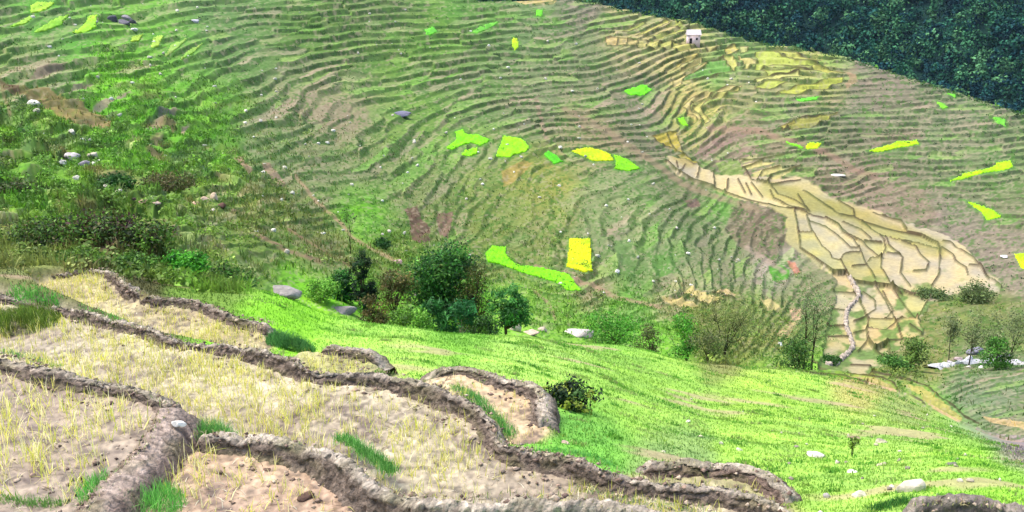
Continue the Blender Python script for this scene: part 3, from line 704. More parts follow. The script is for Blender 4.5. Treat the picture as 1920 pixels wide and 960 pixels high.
# green tufts, pale bare specks
sp = vn(U2 / 3.4, V2 / 2.4, 120)
sp2 = vn(U2 / 9, V2 / 6, 121)
gmask = (sstep(0.25, 0.7, sp + 0.5 * sp2) * fa * (1 - .6 * bare) * 0.7 * (1 - .8 * golden_zone))[..., None]
col = col * (1 - gmask) + np.array(S(84, 134, 54), f32) * gmask
bmask = (sstep(0.32, 0.8, -sp + 0.5 * vn(U2 / 10, V2 / 6, 122)) * fa * 0.7 * (1 - 1.4 * np.clip(rough - .4, 0, .5)))[..., None]
col = col * (1 - bmask) + (col * 0.4 + 0.6 * np.array(S(196, 184, 156), f32)) * bmask
# the rough left hill: yellow-green grass against bare dry places
lh = (np.clip(rough - .45, 0, .5) * 2 * fa)[..., None]
hn = fbm(U2 / 42, V2 / 20, 124, 3)
col = col * (1 + lh * (0.75 * hn + .45 * fbm(U2 / 13, V2 / 7, 127, 2))[..., None] * np.array([1.1, .8, .6], f32))
dry = (sstep(.28, .6, fbm(U2 / 60 + 9, V2 / 20, 126, 3)) * .7)[..., None] * lh
col = col * (1 - dry) + np.array(S(164, 142, 106), f32) * dry

# golden paddies
ii = iv
vx0, vx1, vy0, vy1 = 1235, 1895, 285, 712
gyy, gxx = np.mgrid[vy0:vy1, vx0:vx1].astype(f32)
wall_ = ~inside(gxx, gyy, VALLEY)
for pl in BUNDS2:
    P_ = np.array(pl)
    a0, a1 = max(int(P_[:, 0].min()) - 6, vx0), min(int(P_[:, 0].max()) + 7, vx1)
    b0, b1 = max(int(P_[:, 1].min()) - 6, vy0), min(int(P_[:, 1].max()) + 7, vy1)
    if a1 <= a0 or b1 <= b0: continue
    sl = (slice(b0 - vy0, b1 - vy0), slice(a0 - vx0, a1 - vx0))
    wall_[sl] |= seg_dist(gxx[sl], gyy[sl], pl, False) < 3.4
plot_id = np.zeros(wall_.shape, np.int32)
from collections import deque
nplot = 0
for j0 in range(0, wall_.shape[0], 2):
    for i0 in range(0, wall_.shape[1], 2):
        if wall_[j0, i0] or plot_id[j0, i0]: continue
        nplot += 1
        dq = deque([(j0, i0)]); plot_id[j0, i0] = nplot
        while dq:
            j_, i_ = dq.popleft()
            for j1, i1 in ((j_ + 1, i_), (j_ - 1, i_), (j_, i_ + 1), (j_, i_ - 1)):
                if 0 <= j1 < wall_.shape[0] and 0 <= i1 < wall_.shape[1] and not wall_[j1, i1] and not plot_id[j1, i1]:
                    plot_id[j1, i1] = nplot; dq.append((j1, i1))
for _ in range(5):                                  # let each plot grow up to its bund
    for ax, sh in ((0, 1), (0, -1), (1, 1), (1, -1)):
        r_ = np.roll(plot_id, sh, ax)
        plot_id = np.where(plot_id == 0, r_, plot_id)
pid = plot_id[np.clip(V2[ii].astype(int) - vy0, 0, vy1 - vy0 - 1), np.clip(U2[ii].astype(int) - vx0, 0, vx1 - vx0 - 1)]
prng = np.random.default_rng(17)
plot_tone = np.array([[1, 1, 1], [1.08, 1.04, .95], [.86, .86, .82], [1.06, .96, .92], [.88, .93, .74], [.95, .92, .98], [.78, .80, .62]])[prng.integers(0, 7, nplot + 1)]
plot_lift = prng.uniform(-.35, .45, nplot + 1)
plot_lift[0] = 0
Z2[ii] += (plot_lift[pid] * inval[ii]).astype(f32)
gnoise = fbm(U2[ii] / 30, V2[ii] / 16, 130, 2)
gold = np.array(S(216, 203, 156), f32) * (1 + 0.16 * gnoise[:, None]) * np.array([1, 1, 1], f32)
olive = np.array(S(178, 174, 98), f32)
om = sstep(0, 1, np.clip((1 - seg_dist(U2[ii], V2[ii], [(1440, 352), (1530, 385), (1600, 400), (1700, 445), (1760, 465)], False) / 26), 0, 1) * 1.4 + .25 * gnoise)[:, None]
om2 = sstep(0, 1, np.clip((1 - seg_dist(U2[ii], V2[ii], [(1240, 265), (1290, 305)], False) / 22), 0, 1) * 1.4)[:, None]
gold = gold * (1 - 0.75 * om) + olive * 0.75 * om
gold = gold * (1 - 0.6 * om2) + np.array(S(186, 168, 70), f32) * 0.6 * om2
dl = sstep(575, 620, V2[ii])[:, None]
gold = gold * (1 - .45 * dl) + np.array(S(196, 180, 118), f32) * .45 * dl
vw = inval[ii][:, None]
gold = gold * (1 + np.stack([.05 * gnoise, 0 * gnoise, -.25 * gnoise], -1)) * plot_tone[pid] * (1 + .10 * fbm(U2[ii] / 4, V2[ii] / 2.5, 134, 2))[:, None]
weed = (sstep(.05, .4, fbm(U2[ii] / 26, V2[ii] / 15, 132, 3) + .25 * sstep(560, 640, V2[ii]) - .28 * (V2[ii] < 520)) * sstep(470, 560, V2[ii]) * .85)[:, None]
gold = gold * (1 - weed) + np.array(S(104, 142, 66), f32) * weed * (1 + .3 * vn(U2[ii] / 4, V2[ii] / 3, 133))[:, None]
col[ii] = col[ii] * (1 - vw) + gold * vw


def pline_mask(pl, half, soft, dmin=34):
    m = np.nonzero(box_mask(pl, half + soft + 2) & (D2 > dmin))
    d = seg_dist(U2[m] + 0.9 * vn(X2[m] * .25, Y2[m] * .25, 8), V2[m] + 0.7 * vn(X2[m] * .25, Y2[m] * .25, 9), pl, False)
    return m, 1 - sstep(half - soft, half + soft, d)


for pl, half, c in PATHS:
    m, k = pline_mask(pl, half * .8, half * .5)
    bare[m] = np.maximum(bare[m], k * .8)
    k = k[:, None] * (0.75 + .3 * vn(U2[m] / 7, V2[m] / 4, 21))[:, None].clip(0, .95)
    col[m] = col[m] * (1 - k) + np.array(S(*c), f32) * k
for pl, half_ in [(q, 1.7) for q in BUNDS2] + [(list(q[0]) + [q[0][0]], 0.9) for q in GOLDEN[:-1]]:
    m, k = pline_mask(pl, half_, 0.7)
    Z2[m] += (0.4 * np.clip(D2[m] / 150 - .15, 0.05, 1) * k * sstep(-.9, .1, vn(X2[m] / 4, Y2[m] / 4, 18))).astype(f32)
    k = k[:, None] * 0.85
    vv = vn(X2[m] / 3.0, Y2[m] / 3.0, 17)[:, None]
    col[m] = col[m] * (1 - k) + (np.array(S(86, 84, 52), f32) + np.array(S(26, 62, 10), f32) * vv) * k

# grass slope: streaks of paler and deeper green, worn soil
gs = (D2 < 60) * (1 - sstep(0.02, 0.2, strength))
st1 = fbm(X2 / 1.2, Y2 / 0.5, 140, 3)
st2 = fbm(X2 / 4.0, Y2 / 1.6, 144, 2)
fine = vn(X2 / 0.14, Y2 / 0.10, 148)
nearw = (1 - sstep(30, 40, D2))
col = col * (1 + (nearw * (0.22 * st1 + 0.20 * st2 + 0.14 * fine))[..., None] * np.array([1.0, 0.8, 0.5], f32))
soil = (sstep(0.33, 0.58, fbm(X2 / 2.2, Y2 / 0.9, 152, 3) + .14 * sstep(1200, 1750, U2)) * nearw * 0.62)[..., None]
col = col * (1 - soil) + np.array(S(186, 172, 118), f32) * soil
bare = np.maximum(bare, soil[..., 0] * .9)

col = np.where((nearw * (1 - np.clip(rough - .4, 0, 1)) > .02)[..., None], col * np.array([1.38, 1.10, 1.75], f32), col)
ter = (np.clip(strength * 1.4, 0, 1) * fa * (1 - bare) * .12)[..., None]
col = col * (1 - ter) + np.array(S(150, 146, 112), f32) * ter
col = col * (1 - .06 * fa * (1 - .8 * bare))[..., None] * (1 + fa[..., None] * np.array([0, .01, -.10], f32))
# the level paddies in front
ZONE = np.zeros(U2.shape, np.int8)
nr = int(np.searchsorted(LL, math.log(30)))
Xn, Yn = X2[:nr], Y2[:nr]
mudn = fbm(Xn / 0.35, Yn / 0.35, 160, 3)
mudl = fbm(Xn / 1.6, Yn / 1.6, 164, 3)
mudf = vn(Xn / 0.09, Yn / 0.09, 168)
lowest_first = sorted(range(len(PADDY)), key=lambda i: PADDY[i]['z'])
for i in lowest_first:
    p = PADDY[i]
    sd = signed(Xn, Yn, p['xy'])
    k = 1 - sstep(0.05, 0.32, sd)
    relief = 0.007 * mudn + 0.011 * mudf + 0.03 * mudl + 0.008 * vn(Xn / .05, Yn / .05, 170)
    Z2[:nr] = Z2[:nr] * (1 - k) + (p['z'] + relief) * k
    mm = np.clip(0.5 + 0.75 * mudl + 0.45 * mudn, 0, 1)[..., None]
    c = np.array(S(*p['col']), f32) * mm + np.array(S(*p['col2']), f32) * (1 - mm)
    c = c * (1 + 0.42 * np.clip(mudf, -1, .5) + 0.14 * mudn + .30 * vn(Xn / .045, Yn / .045, 171))[..., None]
    dark = sstep(0.22, 0.6, -mudn - 0.35 * mudf)[..., None] * 0.6
    c = c * (1 - dark) + np.array(S(128, 108, 96), f32) * dark
    kk = k[..., None]
    col[:nr] = col[:nr] * (1 - kk) + c * kk
    ZONE[:nr][sd < 0.12] = 10 + i
ZONE[(ZONE == 0) & (inval > 0.5)] = 2
SLOPE_D = np.interp(AZ, *[np.array(v_) for v_ in zip(*sorted([(float(pixel_to_bearing(a, 600)[0]), d) for a, d in ((-300, 25), (100, 25), (400, 26), (500, 29), (600, 30), (740, 33), (960, 37), (1200, 39), (1450, 46), (1600, 40), (1700, 34), (1800, 31), (1900, 25), (2200, 24))]))])
ZONE[(ZONE == 0) & (D2 < SLOPE_D[None, :].astype(f32))] = 1
col = np.clip(col, 0.004, 0.85)


def sheet(name, sel, mat):
    ids = np.arange(NL * NA, dtype=np.int64).reshape(NL, NA)
    q = np.stack([ids[:-1, :-1], ids[:-1, 1:], ids[1:, 1:], ids[1:, :-1]], -1)[sel]
    used, inv = np.unique(q, return_inverse=True)
    V = np.stack([X2.ravel()[used], Y2.ravel()[used], Z2.ravel()[used]], -1)
    return mesh_np(name, V, inv.reshape(-1, 4), mat, col.reshape(-1, 3)[used])


zf = ZONE[:-1, :-1]
tag(sheet('grass_slope', zf == 1, M_grass), 'bright green grass slope falling away beyond the muddy terraces', kind='structure')
tag(sheet('hillside', zf == 0, M_ground), 'broad hillside stepped with hundreds of narrow fallow terraces', kind='structure')
tag(sheet('valley_paddies', zf == 2, M_ground), 'golden flooded paddies divided by curving bunds on the valley floor', kind='structure')
for i, p in enumerate(PADDY):
    tag(sheet('paddy_field', zf == 10 + i, M_mud), p['lab'], kind='structure', group='foreground rice paddies')


def zat(x, y):
    a = math.atan2(x, y)
    l = math.log(math.hypot(x, y))
    i = min(max((a - AZ[0]) / (AZ[1] - AZ[0]), 0), NA - 1.001)
    j = min(max((l - LL[0]) / (LL[1] - LL[0]), 0), NL - 1.001)
    i0, j0 = int(i), int(j)
    u, v = i - i0, j - j0
    return float(Z2[j0, i0] * (1 - u) * (1 - v) + Z2[j0, i0 + 1] * u * (1 - v) + Z2[j0 + 1, i0] * (1 - u) * v + Z2[j0 + 1, i0 + 1] * u * v)


def zat_np(x, y):
    i = np.clip((np.arctan2(x, y) - AZ[0]) / (AZ[1] - AZ[0]), 0, NA - 1.001)
    j = np.clip((np.log(np.hypot(x, y)) - LL[0]) / (LL[1] - LL[0]), 0, NL - 1.001)
    i0 = i.astype(int); j0 = j.astype(int)
    u = i - i0; v = j - j0
    return Z2[j0, i0] * (1 - u) * (1 - v) + Z2[j0, i0 + 1] * u * (1 - v) + Z2[j0 + 1, i0] * (1 - u) * v + Z2[j0 + 1, i0 + 1] * u * v


def hit(px, py):
    """first ground point on the camera ray through an image pixel"""
    az, t = pixel_to_bearing(px, py)
    i = int(round((float(az) - AZ[0]) / (AZ[1] - AZ[0])))
    g = -Z2[:, i] / D2[:, i]
    k = int(np.argmax(g <= float(t)))
    if k < 2: k = NL - 2
    d = float(D2[k, i])
    x, y = d * math.sin(az), d * math.cos(az)
    return np.array([x, y, zat(x, y)]), d


def at(px, d):
    az, _ = pixel_to_bearing(px, 600)
    x, y = d * math.sin(az), d * math.cos(az)
    return np.array([x, y, zat(x, y)])

# ------------------------------------------------------------------ earth bunds of the front terraces
def resample(P, step):
    P = np.asarray(P, float)
    s = np.concatenate([[0], np.cumsum(np.linalg.norm(np.diff(P[:, :2], axis=0), axis=1))])
    n = max(3, int(s[-1] / step))
    t = np.linspace(0, s[-1], n)
    return np.stack([np.interp(t, s, P[:, k]) for k in range(P.shape[1])], -1), t


def smooth_line(P, it=2):
    P = np.asarray(P, float)
    for _ in range(it):
        Q = [P[0]]
        for a, b in zip(P[:-1], P[1:]):
            Q += [a * .75 + b * .25, a * .25 + b * .75]
        Q.append(P[-1])
        P = np.array(Q)
    return P


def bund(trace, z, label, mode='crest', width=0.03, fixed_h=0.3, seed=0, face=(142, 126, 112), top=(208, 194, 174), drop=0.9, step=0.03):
    pts = []
    for rec in trace:
        if mode == 'crest':
            cx, cy, hp = rec
            f = on_plane(cx, cy + hp, z)
            d = np.hypot(*f) + 0.14
            _, tc_ = pixel_to_bearing(cx, cy)
            h = float(np.clip(-tc_ * d - z, 0.10, 0.6))
        else:
            f = on_plane(rec[0], rec[1], z)
            h = rec[2] if len(rec) > 2 else fixed_h
        pts.append([f[0], f[1], h])
    P, s = resample(smooth_line(pts), step)
    P[:, 2] *= .9
    n = len(P)
    tg = np.gradient(P[:, :2], axis=0)
    kern = np.ones(9) / 9
    tg = np.stack([np.convolve(np.pad(tg[:, k], 4, mode='edge'), kern, 'valid') for k in range(2)], -1)
    tg /= np.linalg.norm(tg, axis=1, keepdims=True) + 1e-9
    nrm = np.stack([-tg[:, 1], tg[:, 0]], -1)
    W = width
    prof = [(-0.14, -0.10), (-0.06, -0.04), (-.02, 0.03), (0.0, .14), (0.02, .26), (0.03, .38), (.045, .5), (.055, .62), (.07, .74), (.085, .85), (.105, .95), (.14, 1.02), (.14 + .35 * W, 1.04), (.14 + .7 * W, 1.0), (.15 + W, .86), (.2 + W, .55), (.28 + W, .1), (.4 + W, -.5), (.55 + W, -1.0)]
    m = len(prof)
    V = np.zeros((n, m, 3)); Cc = np.zeros((n, m, 3))
    end = np.minimum(sstep(0, 0.35, s), sstep(0, 0.35, s[-1] - s))
    for j, (o, hh) in enumerate(prof):
        so = s + 40 * seed
        o_ = o + 0.055 * (0.3 + min(1, max(hh, 0))) * fbm(so / .2, np.full(n, hh * 2.7 + j * .23), 200 + seed, 3) + .03 * vn(so / .07, np.full(n, j * .9), 205 + seed) + 0.10 * vn(so / .9, np.full(n, 3.3), 210 + seed)
        z_ = np.where(hh >= 0, hh * P[:, 2] * end - .16 * (1 - end), hh * drop)
        z_ = z_ + (0.03 * fbm(so / .13, np.full(n, o * 9), 220 + seed, 3) + .018 * vn(so / .06, np.full(n, o * 30), 222 + seed) + 0.06 * fbm(so / .6, np.full(n, 1.1), 225 + seed, 2)) * (1 if hh > .3 else .4)
        V[:, j, 0] = P[:, 0] + nrm[:, 0] * o_
        V[:, j, 1] = P[:, 1] + nrm[:, 1] * o_
        V[:, j, 2] = z + z_
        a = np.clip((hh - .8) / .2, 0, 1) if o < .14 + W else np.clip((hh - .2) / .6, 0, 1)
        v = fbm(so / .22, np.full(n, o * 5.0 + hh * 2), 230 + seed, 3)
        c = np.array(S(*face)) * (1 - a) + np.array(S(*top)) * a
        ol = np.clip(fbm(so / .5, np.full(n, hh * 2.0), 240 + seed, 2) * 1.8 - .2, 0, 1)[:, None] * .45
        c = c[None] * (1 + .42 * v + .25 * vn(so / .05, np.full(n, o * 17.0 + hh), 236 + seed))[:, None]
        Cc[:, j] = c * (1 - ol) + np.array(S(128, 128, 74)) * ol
    ids = np.arange(n * m).reshape(n, m)
    F = np.stack([ids[:-1, :-1], ids[1:, :-1], ids[1:, 1:], ids[:-1, 1:]], -1).reshape(-1, 4)
    rj = np.random.default_rng(260 + seed)
    V[:, 1:-2] += rj.normal(0, .0075, (n, m - 3, 3))
    Cc *= (1 + .22 * rj.normal(size=(n, m, 1))).clip(.45, 1.6)
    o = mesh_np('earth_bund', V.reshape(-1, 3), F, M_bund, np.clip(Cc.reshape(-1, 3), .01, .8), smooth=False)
    tag(o, label, 'earth bank', 'earth bunds round the foreground paddies')
    return P, nrm


BUND = {}
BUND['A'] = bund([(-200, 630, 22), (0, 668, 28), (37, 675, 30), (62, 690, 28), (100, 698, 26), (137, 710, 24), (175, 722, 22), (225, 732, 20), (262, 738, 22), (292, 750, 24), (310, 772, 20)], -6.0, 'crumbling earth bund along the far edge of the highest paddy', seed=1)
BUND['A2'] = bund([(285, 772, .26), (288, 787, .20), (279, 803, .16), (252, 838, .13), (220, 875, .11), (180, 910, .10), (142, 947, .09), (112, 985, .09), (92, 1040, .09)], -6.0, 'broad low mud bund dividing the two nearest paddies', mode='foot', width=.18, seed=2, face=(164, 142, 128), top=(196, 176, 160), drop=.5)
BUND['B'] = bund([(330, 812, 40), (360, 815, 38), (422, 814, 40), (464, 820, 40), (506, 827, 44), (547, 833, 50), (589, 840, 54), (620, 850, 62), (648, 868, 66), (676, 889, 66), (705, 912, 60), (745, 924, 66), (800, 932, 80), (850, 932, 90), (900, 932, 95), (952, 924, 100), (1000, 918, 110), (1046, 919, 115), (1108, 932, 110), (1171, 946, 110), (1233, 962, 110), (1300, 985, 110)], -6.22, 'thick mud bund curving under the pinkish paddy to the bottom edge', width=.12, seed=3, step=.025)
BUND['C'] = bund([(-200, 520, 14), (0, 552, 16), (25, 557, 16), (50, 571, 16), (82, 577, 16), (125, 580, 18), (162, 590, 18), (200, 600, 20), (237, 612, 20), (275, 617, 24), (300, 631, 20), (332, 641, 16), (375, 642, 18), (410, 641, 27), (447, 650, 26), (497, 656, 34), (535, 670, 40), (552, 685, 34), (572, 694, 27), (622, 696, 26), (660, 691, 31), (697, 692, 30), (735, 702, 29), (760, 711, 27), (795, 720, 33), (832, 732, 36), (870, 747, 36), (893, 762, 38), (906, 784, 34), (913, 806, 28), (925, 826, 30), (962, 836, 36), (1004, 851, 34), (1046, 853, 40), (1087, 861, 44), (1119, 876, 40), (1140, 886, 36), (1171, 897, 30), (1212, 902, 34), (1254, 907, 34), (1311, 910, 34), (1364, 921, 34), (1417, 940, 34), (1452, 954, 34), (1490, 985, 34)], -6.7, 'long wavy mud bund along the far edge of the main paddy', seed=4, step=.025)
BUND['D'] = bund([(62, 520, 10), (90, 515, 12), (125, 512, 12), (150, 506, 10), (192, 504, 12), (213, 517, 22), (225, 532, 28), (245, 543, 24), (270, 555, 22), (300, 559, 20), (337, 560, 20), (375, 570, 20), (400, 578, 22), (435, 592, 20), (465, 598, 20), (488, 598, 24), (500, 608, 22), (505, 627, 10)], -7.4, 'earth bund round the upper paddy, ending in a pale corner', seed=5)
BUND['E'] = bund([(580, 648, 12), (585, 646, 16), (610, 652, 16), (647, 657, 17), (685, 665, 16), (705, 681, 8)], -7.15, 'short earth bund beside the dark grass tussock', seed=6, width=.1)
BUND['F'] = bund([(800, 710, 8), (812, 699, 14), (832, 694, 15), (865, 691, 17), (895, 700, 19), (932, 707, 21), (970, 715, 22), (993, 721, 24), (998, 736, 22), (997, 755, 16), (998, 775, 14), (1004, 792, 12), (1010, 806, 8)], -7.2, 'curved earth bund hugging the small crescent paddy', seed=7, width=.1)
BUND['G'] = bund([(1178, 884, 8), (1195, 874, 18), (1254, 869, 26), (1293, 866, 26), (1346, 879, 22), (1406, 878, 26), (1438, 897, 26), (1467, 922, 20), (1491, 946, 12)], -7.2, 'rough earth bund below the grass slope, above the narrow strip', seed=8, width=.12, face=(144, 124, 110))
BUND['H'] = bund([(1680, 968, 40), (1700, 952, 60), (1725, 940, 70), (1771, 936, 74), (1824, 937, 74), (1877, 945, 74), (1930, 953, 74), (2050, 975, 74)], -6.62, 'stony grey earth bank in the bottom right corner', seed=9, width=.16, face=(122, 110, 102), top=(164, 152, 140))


# ------------------------------------------------------------------ blades, leaves, tubes
def blades(P, h, wd, col, yaw=None, lean=None, seed=0):
    r = np.random.default_rng(seed)
    n = len(P)
    yaw = r.uniform(0, 2 * math.pi, n) if yaw is None else yaw
    lean = np.abs(r.normal(0, .45, n)) if lean is None else lean
    ld = r.uniform(0, 2 * math.pi, n)
    side = np.stack([np.cos(yaw), np.sin(yaw), np.zeros(n)], -1) * (np.asarray(wd) * .5)[:, None]
    lv = np.stack([np.cos(ld) * np.sin(lean), np.sin(ld) * np.sin(lean), np.cos(lean)], -1)
    mid = P + lv * (h * .55)[:, None]
    l2v = lv + np.stack([np.cos(ld) * lean * .8, np.sin(ld) * lean * .8, -.35 * lean], -1)
    tip = mid + l2v * (h * .45)[:, None]
    V = np.stack([P - side, P + side, mid + side * .8, mid - side * .8, tip], 1).reshape(-1, 3)
    b = np.arange(n)[:, None] * 5
    F = np.concatenate([b + np.array([0, 1, 2]), b + np.array([0, 2, 3]), b + np.array([3, 2, 4])], 0)
    return V, F, np.repeat(col, 5, axis=0)


def leaves(P, size, nrm, col, aspect=.55, seed=0):
    r = np.random.default_rng(seed)
    n = len(P)
    a = r.normal(size=(n, 3))
    a -= (a * nrm).sum(1, keepdims=True) * nrm
    a /= np.linalg.norm(a, axis=1, keepdims=True) + 1e-9
    b = np.cross(nrm, a)
    s = np.asarray(size)[:, None]
    bend = nrm * s * .12
    V = np.stack([P - a * s * .5, P + b * s * aspect * .5 + bend, P + a * s * .5, P - b * s * aspect * .5 + bend], 1).reshape(-1, 3)
    F = np.arange(n * 4).reshape(n, 4)
    return V, F, np.repeat(col, 4, axis=0)


def unit(v):
    return v / (np.linalg.norm(v, axis=-1, keepdims=True) + 1e-9)


def tube(pts, rad, ns=7):
    pts = np.asarray(pts, float)
    V, F = [], []
    for i, p in enumerate(pts):
        d = pts[min(i + 1, len(pts) - 1)] - pts[max(i - 1, 0)]
        d = d / (np.linalg.norm(d) + 1e-9)
        u = np.cross(d, [1, .3, .1]); u /= np.linalg.norm(u)
        v = np.cross(d, u)
        for k in range(ns):
            a = 2 * math.pi * k / ns
            V.append(p + rad[i] * (math.cos(a) * u + math.sin(a) * v))
    for i in range(len(pts) - 1):
        for k in range(ns):
            F.append((i * ns + k, i * ns + (k + 1) % ns, (i + 1) * ns + (k + 1) % ns, (i + 1) * ns + k))
    return V, F


def join(parts):
    V, F, Q, o = [], [], [], 0
    for p in parts:
        v, f = np.asarray(p[0], float), np.asarray(p[1])
        V.append(v); F.append(f + o); o += len(v)
        if len(p) > 2: Q.append(p[2])
    return np.concatenate(V), np.concatenate(F), (np.concatenate(Q) if Q else None)


def vary(cols, n, r, amt=.22):
    c = np.array([S(*k, .72) for k in cols])[r.integers(0, len(cols), n)]
    return c * (1 + amt * r.normal(size=(n, 1))).clip(.4, 1.7)


# ------------------------------------------------------------------ trees and shrubs
def plant(name, label, cat, px, d, top, wpx, cols, crown0=.15, lobes=6, nclump=120, per=30, leaf=.12, spread=.16, bark=(92, 78, 62), trunks=1, trunk_r=.03, seed=1, group=None, aspect=.5, shell=.75, droop=.0, twig=False, squash=1.0):
    r = np.random.default_rng(seed)
    base = at(px, d)
    _, tt = pixel_to_bearing(px, top)
    H = max(.4, -float(tt) * d - base[2])
    Wd = wpx / FPX * math.hypot(d, base[2])
    root = thing(name, base, label, cat, group)
    # lobes of the crown, uneven
    lc = []
    zc = H * (crown0 + 1) / 2
    rz = H * (1 - crown0) / 2
    for k in range(lobes):
        a = 2 * math.pi * k / lobes + r.uniform(-.5, .5)
        q = r.uniform(.25, .62)
        hh = r.uniform(-.62, .62)
        lc.append((q * Wd / 2 * math.cos(a), q * Wd / 2 * math.sin(a) * .9, zc + hh * rz, Wd / 2 * r.uniform(.34, .52), rz * r.uniform(.34, .5)))
    lc.append((0, 0, H - rz * .42, Wd * .2, rz * .42))
    tp = []
    for k in range(trunks):
        ang = r.uniform(0, 6.28)
        off = np.array([math.cos(ang), math.sin(ang), 0]) * (.08 * Wd if trunks > 1 else 0)
        topo = np.array([r.uniform(-.12, .12) * Wd, r.uniform(-.12, .12) * Wd, H * (.55 + .3 * crown0)]) + off * 2
        b0 = off + np.array([0, 0, -.25])
        m1 = b0 * .6 + topo * .4 + r.normal(0, .03, 3) * Wd
        R0 = trunk_r * H
        tp.append(tube([b0, off * .9 + [0, 0, .05 * H], m1, topo], [R0 * 1.3, R0, R0 * .8, R0 * .45]))
        for li in range(lobes):
            if li % trunks != k: continue
            L_ = lc[li]
            e = np.array(L_[:3]) + r.normal(0, .1, 3) * Wd * .2
            s0 = b0 * .35 + topo * .65 if r.random() < .5 else m1
            tp.append(tube([s0, s0 * .5 + e * .5 + [0, 0, -.03 * H], e], [R0 * .5, R0 * .35, R0 * .12], 5))
            if twig:
                for q in range(7):
                    e2 = e + unit(r.normal(size=3) + [0, 0, .7]) * Wd * r.uniform(.12, .28)
                    tp.append(tube([s0 * .3 + e * .7, e2], [R0 * .2, R0 * .07], 4))
    V, F, _ = join(tp)
    c = np.tile(np.array(S(*bark)), (len(V), 1)) * (1 + .2 * r.normal(size=(len(V), 1)))
    o = mesh_np('trunk', V, F, M_bark, c.clip(.01, .8), root)
    # foliage in clumps
    li = r.integers(0, len(lc), nclump)
    LC = np.array(lc)[li]
    dirs = unit(r.normal(size=(nclump, 3)))
    rad = r.uniform(0, 1, nclump) ** (1 / 3) * (1 - shell) + shell * r.uniform(.75, 1.05, nclump)
    cen = LC[:, :3] + dirs * rad[:, None] * np.stack([LC[:, 3], LC[:, 3], LC[:, 4]], -1)
    cc = vary(cols, nclump, r, .25)
    n = nclump * per
    ci = np.repeat(np.arange(nclump), per)
    P = cen[ci] + r.normal(size=(n, 3)) * np.array([spread, spread, spread * .7 * squash]) * Wd * .33
    P[:, 2] = np.maximum(P[:, 2], .03)
    nr_ = unit(dirs[ci] * .5 + r.normal(size=(n, 3)) * .7 + [0, 0, .55])
    P[:, 2] -= droop * r.random(n) * H
    lc_ = cc[ci] * (1 + .15 * r.normal(size=(n, 1))).clip(.5, 1.6)
    V, F, Q = leaves(P, leaf * r.uniform(.6, 1.35, n), nr_, lc_, aspect, seed)
    mesh_np('crown', V, F, M_leaf, Q.clip(.005, .8), root)
    return root


DKT = [(72, 138, 52), (56, 110, 44), (100, 160, 60), (42, 84, 36)]
plant('tree', 'largest dark green broadleaf tree standing in the gully', 'tree', 832, 44, 466, 156, DKT, .08, 10, 300, 34, .17, .20, seed=21)
plant('tree', 'olive brown thin-leaved tree leaning against the large dark tree', 'tree', 890, 43, 488, 92, [(96, 104, 40), (112, 108, 46), (82, 96, 38), (62, 84, 32)], .15, 7, 130, 26, .10, .25, seed=22, twig=True)
plant('tree', 'small round sapling with whorled glossy leaves right of the dark tree', 'tree', 957, 41, 531, 84, [(84, 160, 70), (66, 136, 58), (112, 186, 92), (52, 108, 46)], .42, 8, 90, 26, .22, .18, seed=23, aspect=.28, trunk_r=.02)
plant('shrub', 'low bush of drooping whorled leaves at the foot of the dark tree', 'shrub', 822, 37, 566, 84, [(76, 152, 70), (60, 126, 56), (102, 178, 88), (46, 100, 44)], .05, 6, 70, 26, .22, .2, seed=24, aspect=.28)
plant('tree', 'thin sapling on two pale stems beside the whorled bush', 'tree', 872, 38, 560, 70, [(60, 134, 70), (80, 156, 84), (46, 108, 54)], .45, 5, 40, 22, .2, .2, seed=25, aspect=.3, bark=(190, 180, 150), trunks=2, trunk_r=.018)
plant('conifer', 'narrow dark evergreen with a ragged top in the gully', 'conifer', 686, 40, 470, 48, [(34, 70, 34), (44, 84, 38), (58, 80, 40), (26, 52, 28)], .05, 8, 130, 24, .12, .22, seed=26)
plant('shrub', 'dense deep green bush left of the narrow evergreen', 'shrub', 648, 41, 508, 66, [(50, 116, 42), (40, 94, 36), (68, 136, 48)], .02, 6, 90, 28, .13, .22, seed=27)
plant('shrub', 'russet olive bush between the evergreen and the dark tree', 'shrub', 738, 42, 508, 84, [(120, 128, 60), (140, 126, 74), (92, 112, 48), (104, 96, 56)], .08, 6, 100, 24, .12, .24, seed=28, twig=True)
plant('shrub', 'reddish brown low bush at the grass edge under the evergreen', 'shrub', 703, 36, 556, 56, [(104, 92, 50), (84, 86, 42), (126, 116, 62)], .02, 5, 60, 24, .11, .24, seed=29)
plant('shrub', 'yellow green low bush in front of the russet bush', 'shrub', 758, 37, 574, 80, [(104, 152, 50), (84, 130, 42), (124, 168, 60)], .0, 6, 80, 24, .12, .24, seed=30)
plant('shrub', 'dark low bush under the olive tree beside the sapling', 'shrub', 912, 39, 590, 66, [(70, 120, 44), (50, 90, 36), (90, 140, 52)], .0, 5, 70, 24, .12, .24, seed=31)
plant('tree', 'bare-looking wispy tree with a tall thin top above the gully', 'tree', 664, 62, 372, 28, [(84, 106, 58), (66, 92, 46)], .3, 4, 14, 12, .12, .4, seed=32, twig=True, trunk_r=.008)
plant('shrub', 'bright leafy bush at the corner of the upper paddy', 'shrub', 352, 25.5, 474, 92, [(88, 176, 44), (70, 150, 40), (112, 200, 58), (54, 116, 36)], .0, 8, 150, 28, .1, .2, seed=33)
YG = [(124, 186, 62), (100, 160, 52), (146, 204, 76)]
plant('shrub', 'bright green bush at the left end of the gully thicket', 'shrub', 606, 39, 528, 76, YG, .0, 7, 90, 26, .12, .24, seed=101)
plant('shrub', 'yellow green scrub between the dark tree and the whorled bush', 'shrub', 788, 36, 580, 70, YG, .0, 6, 80, 26, .11, .24, seed=102)
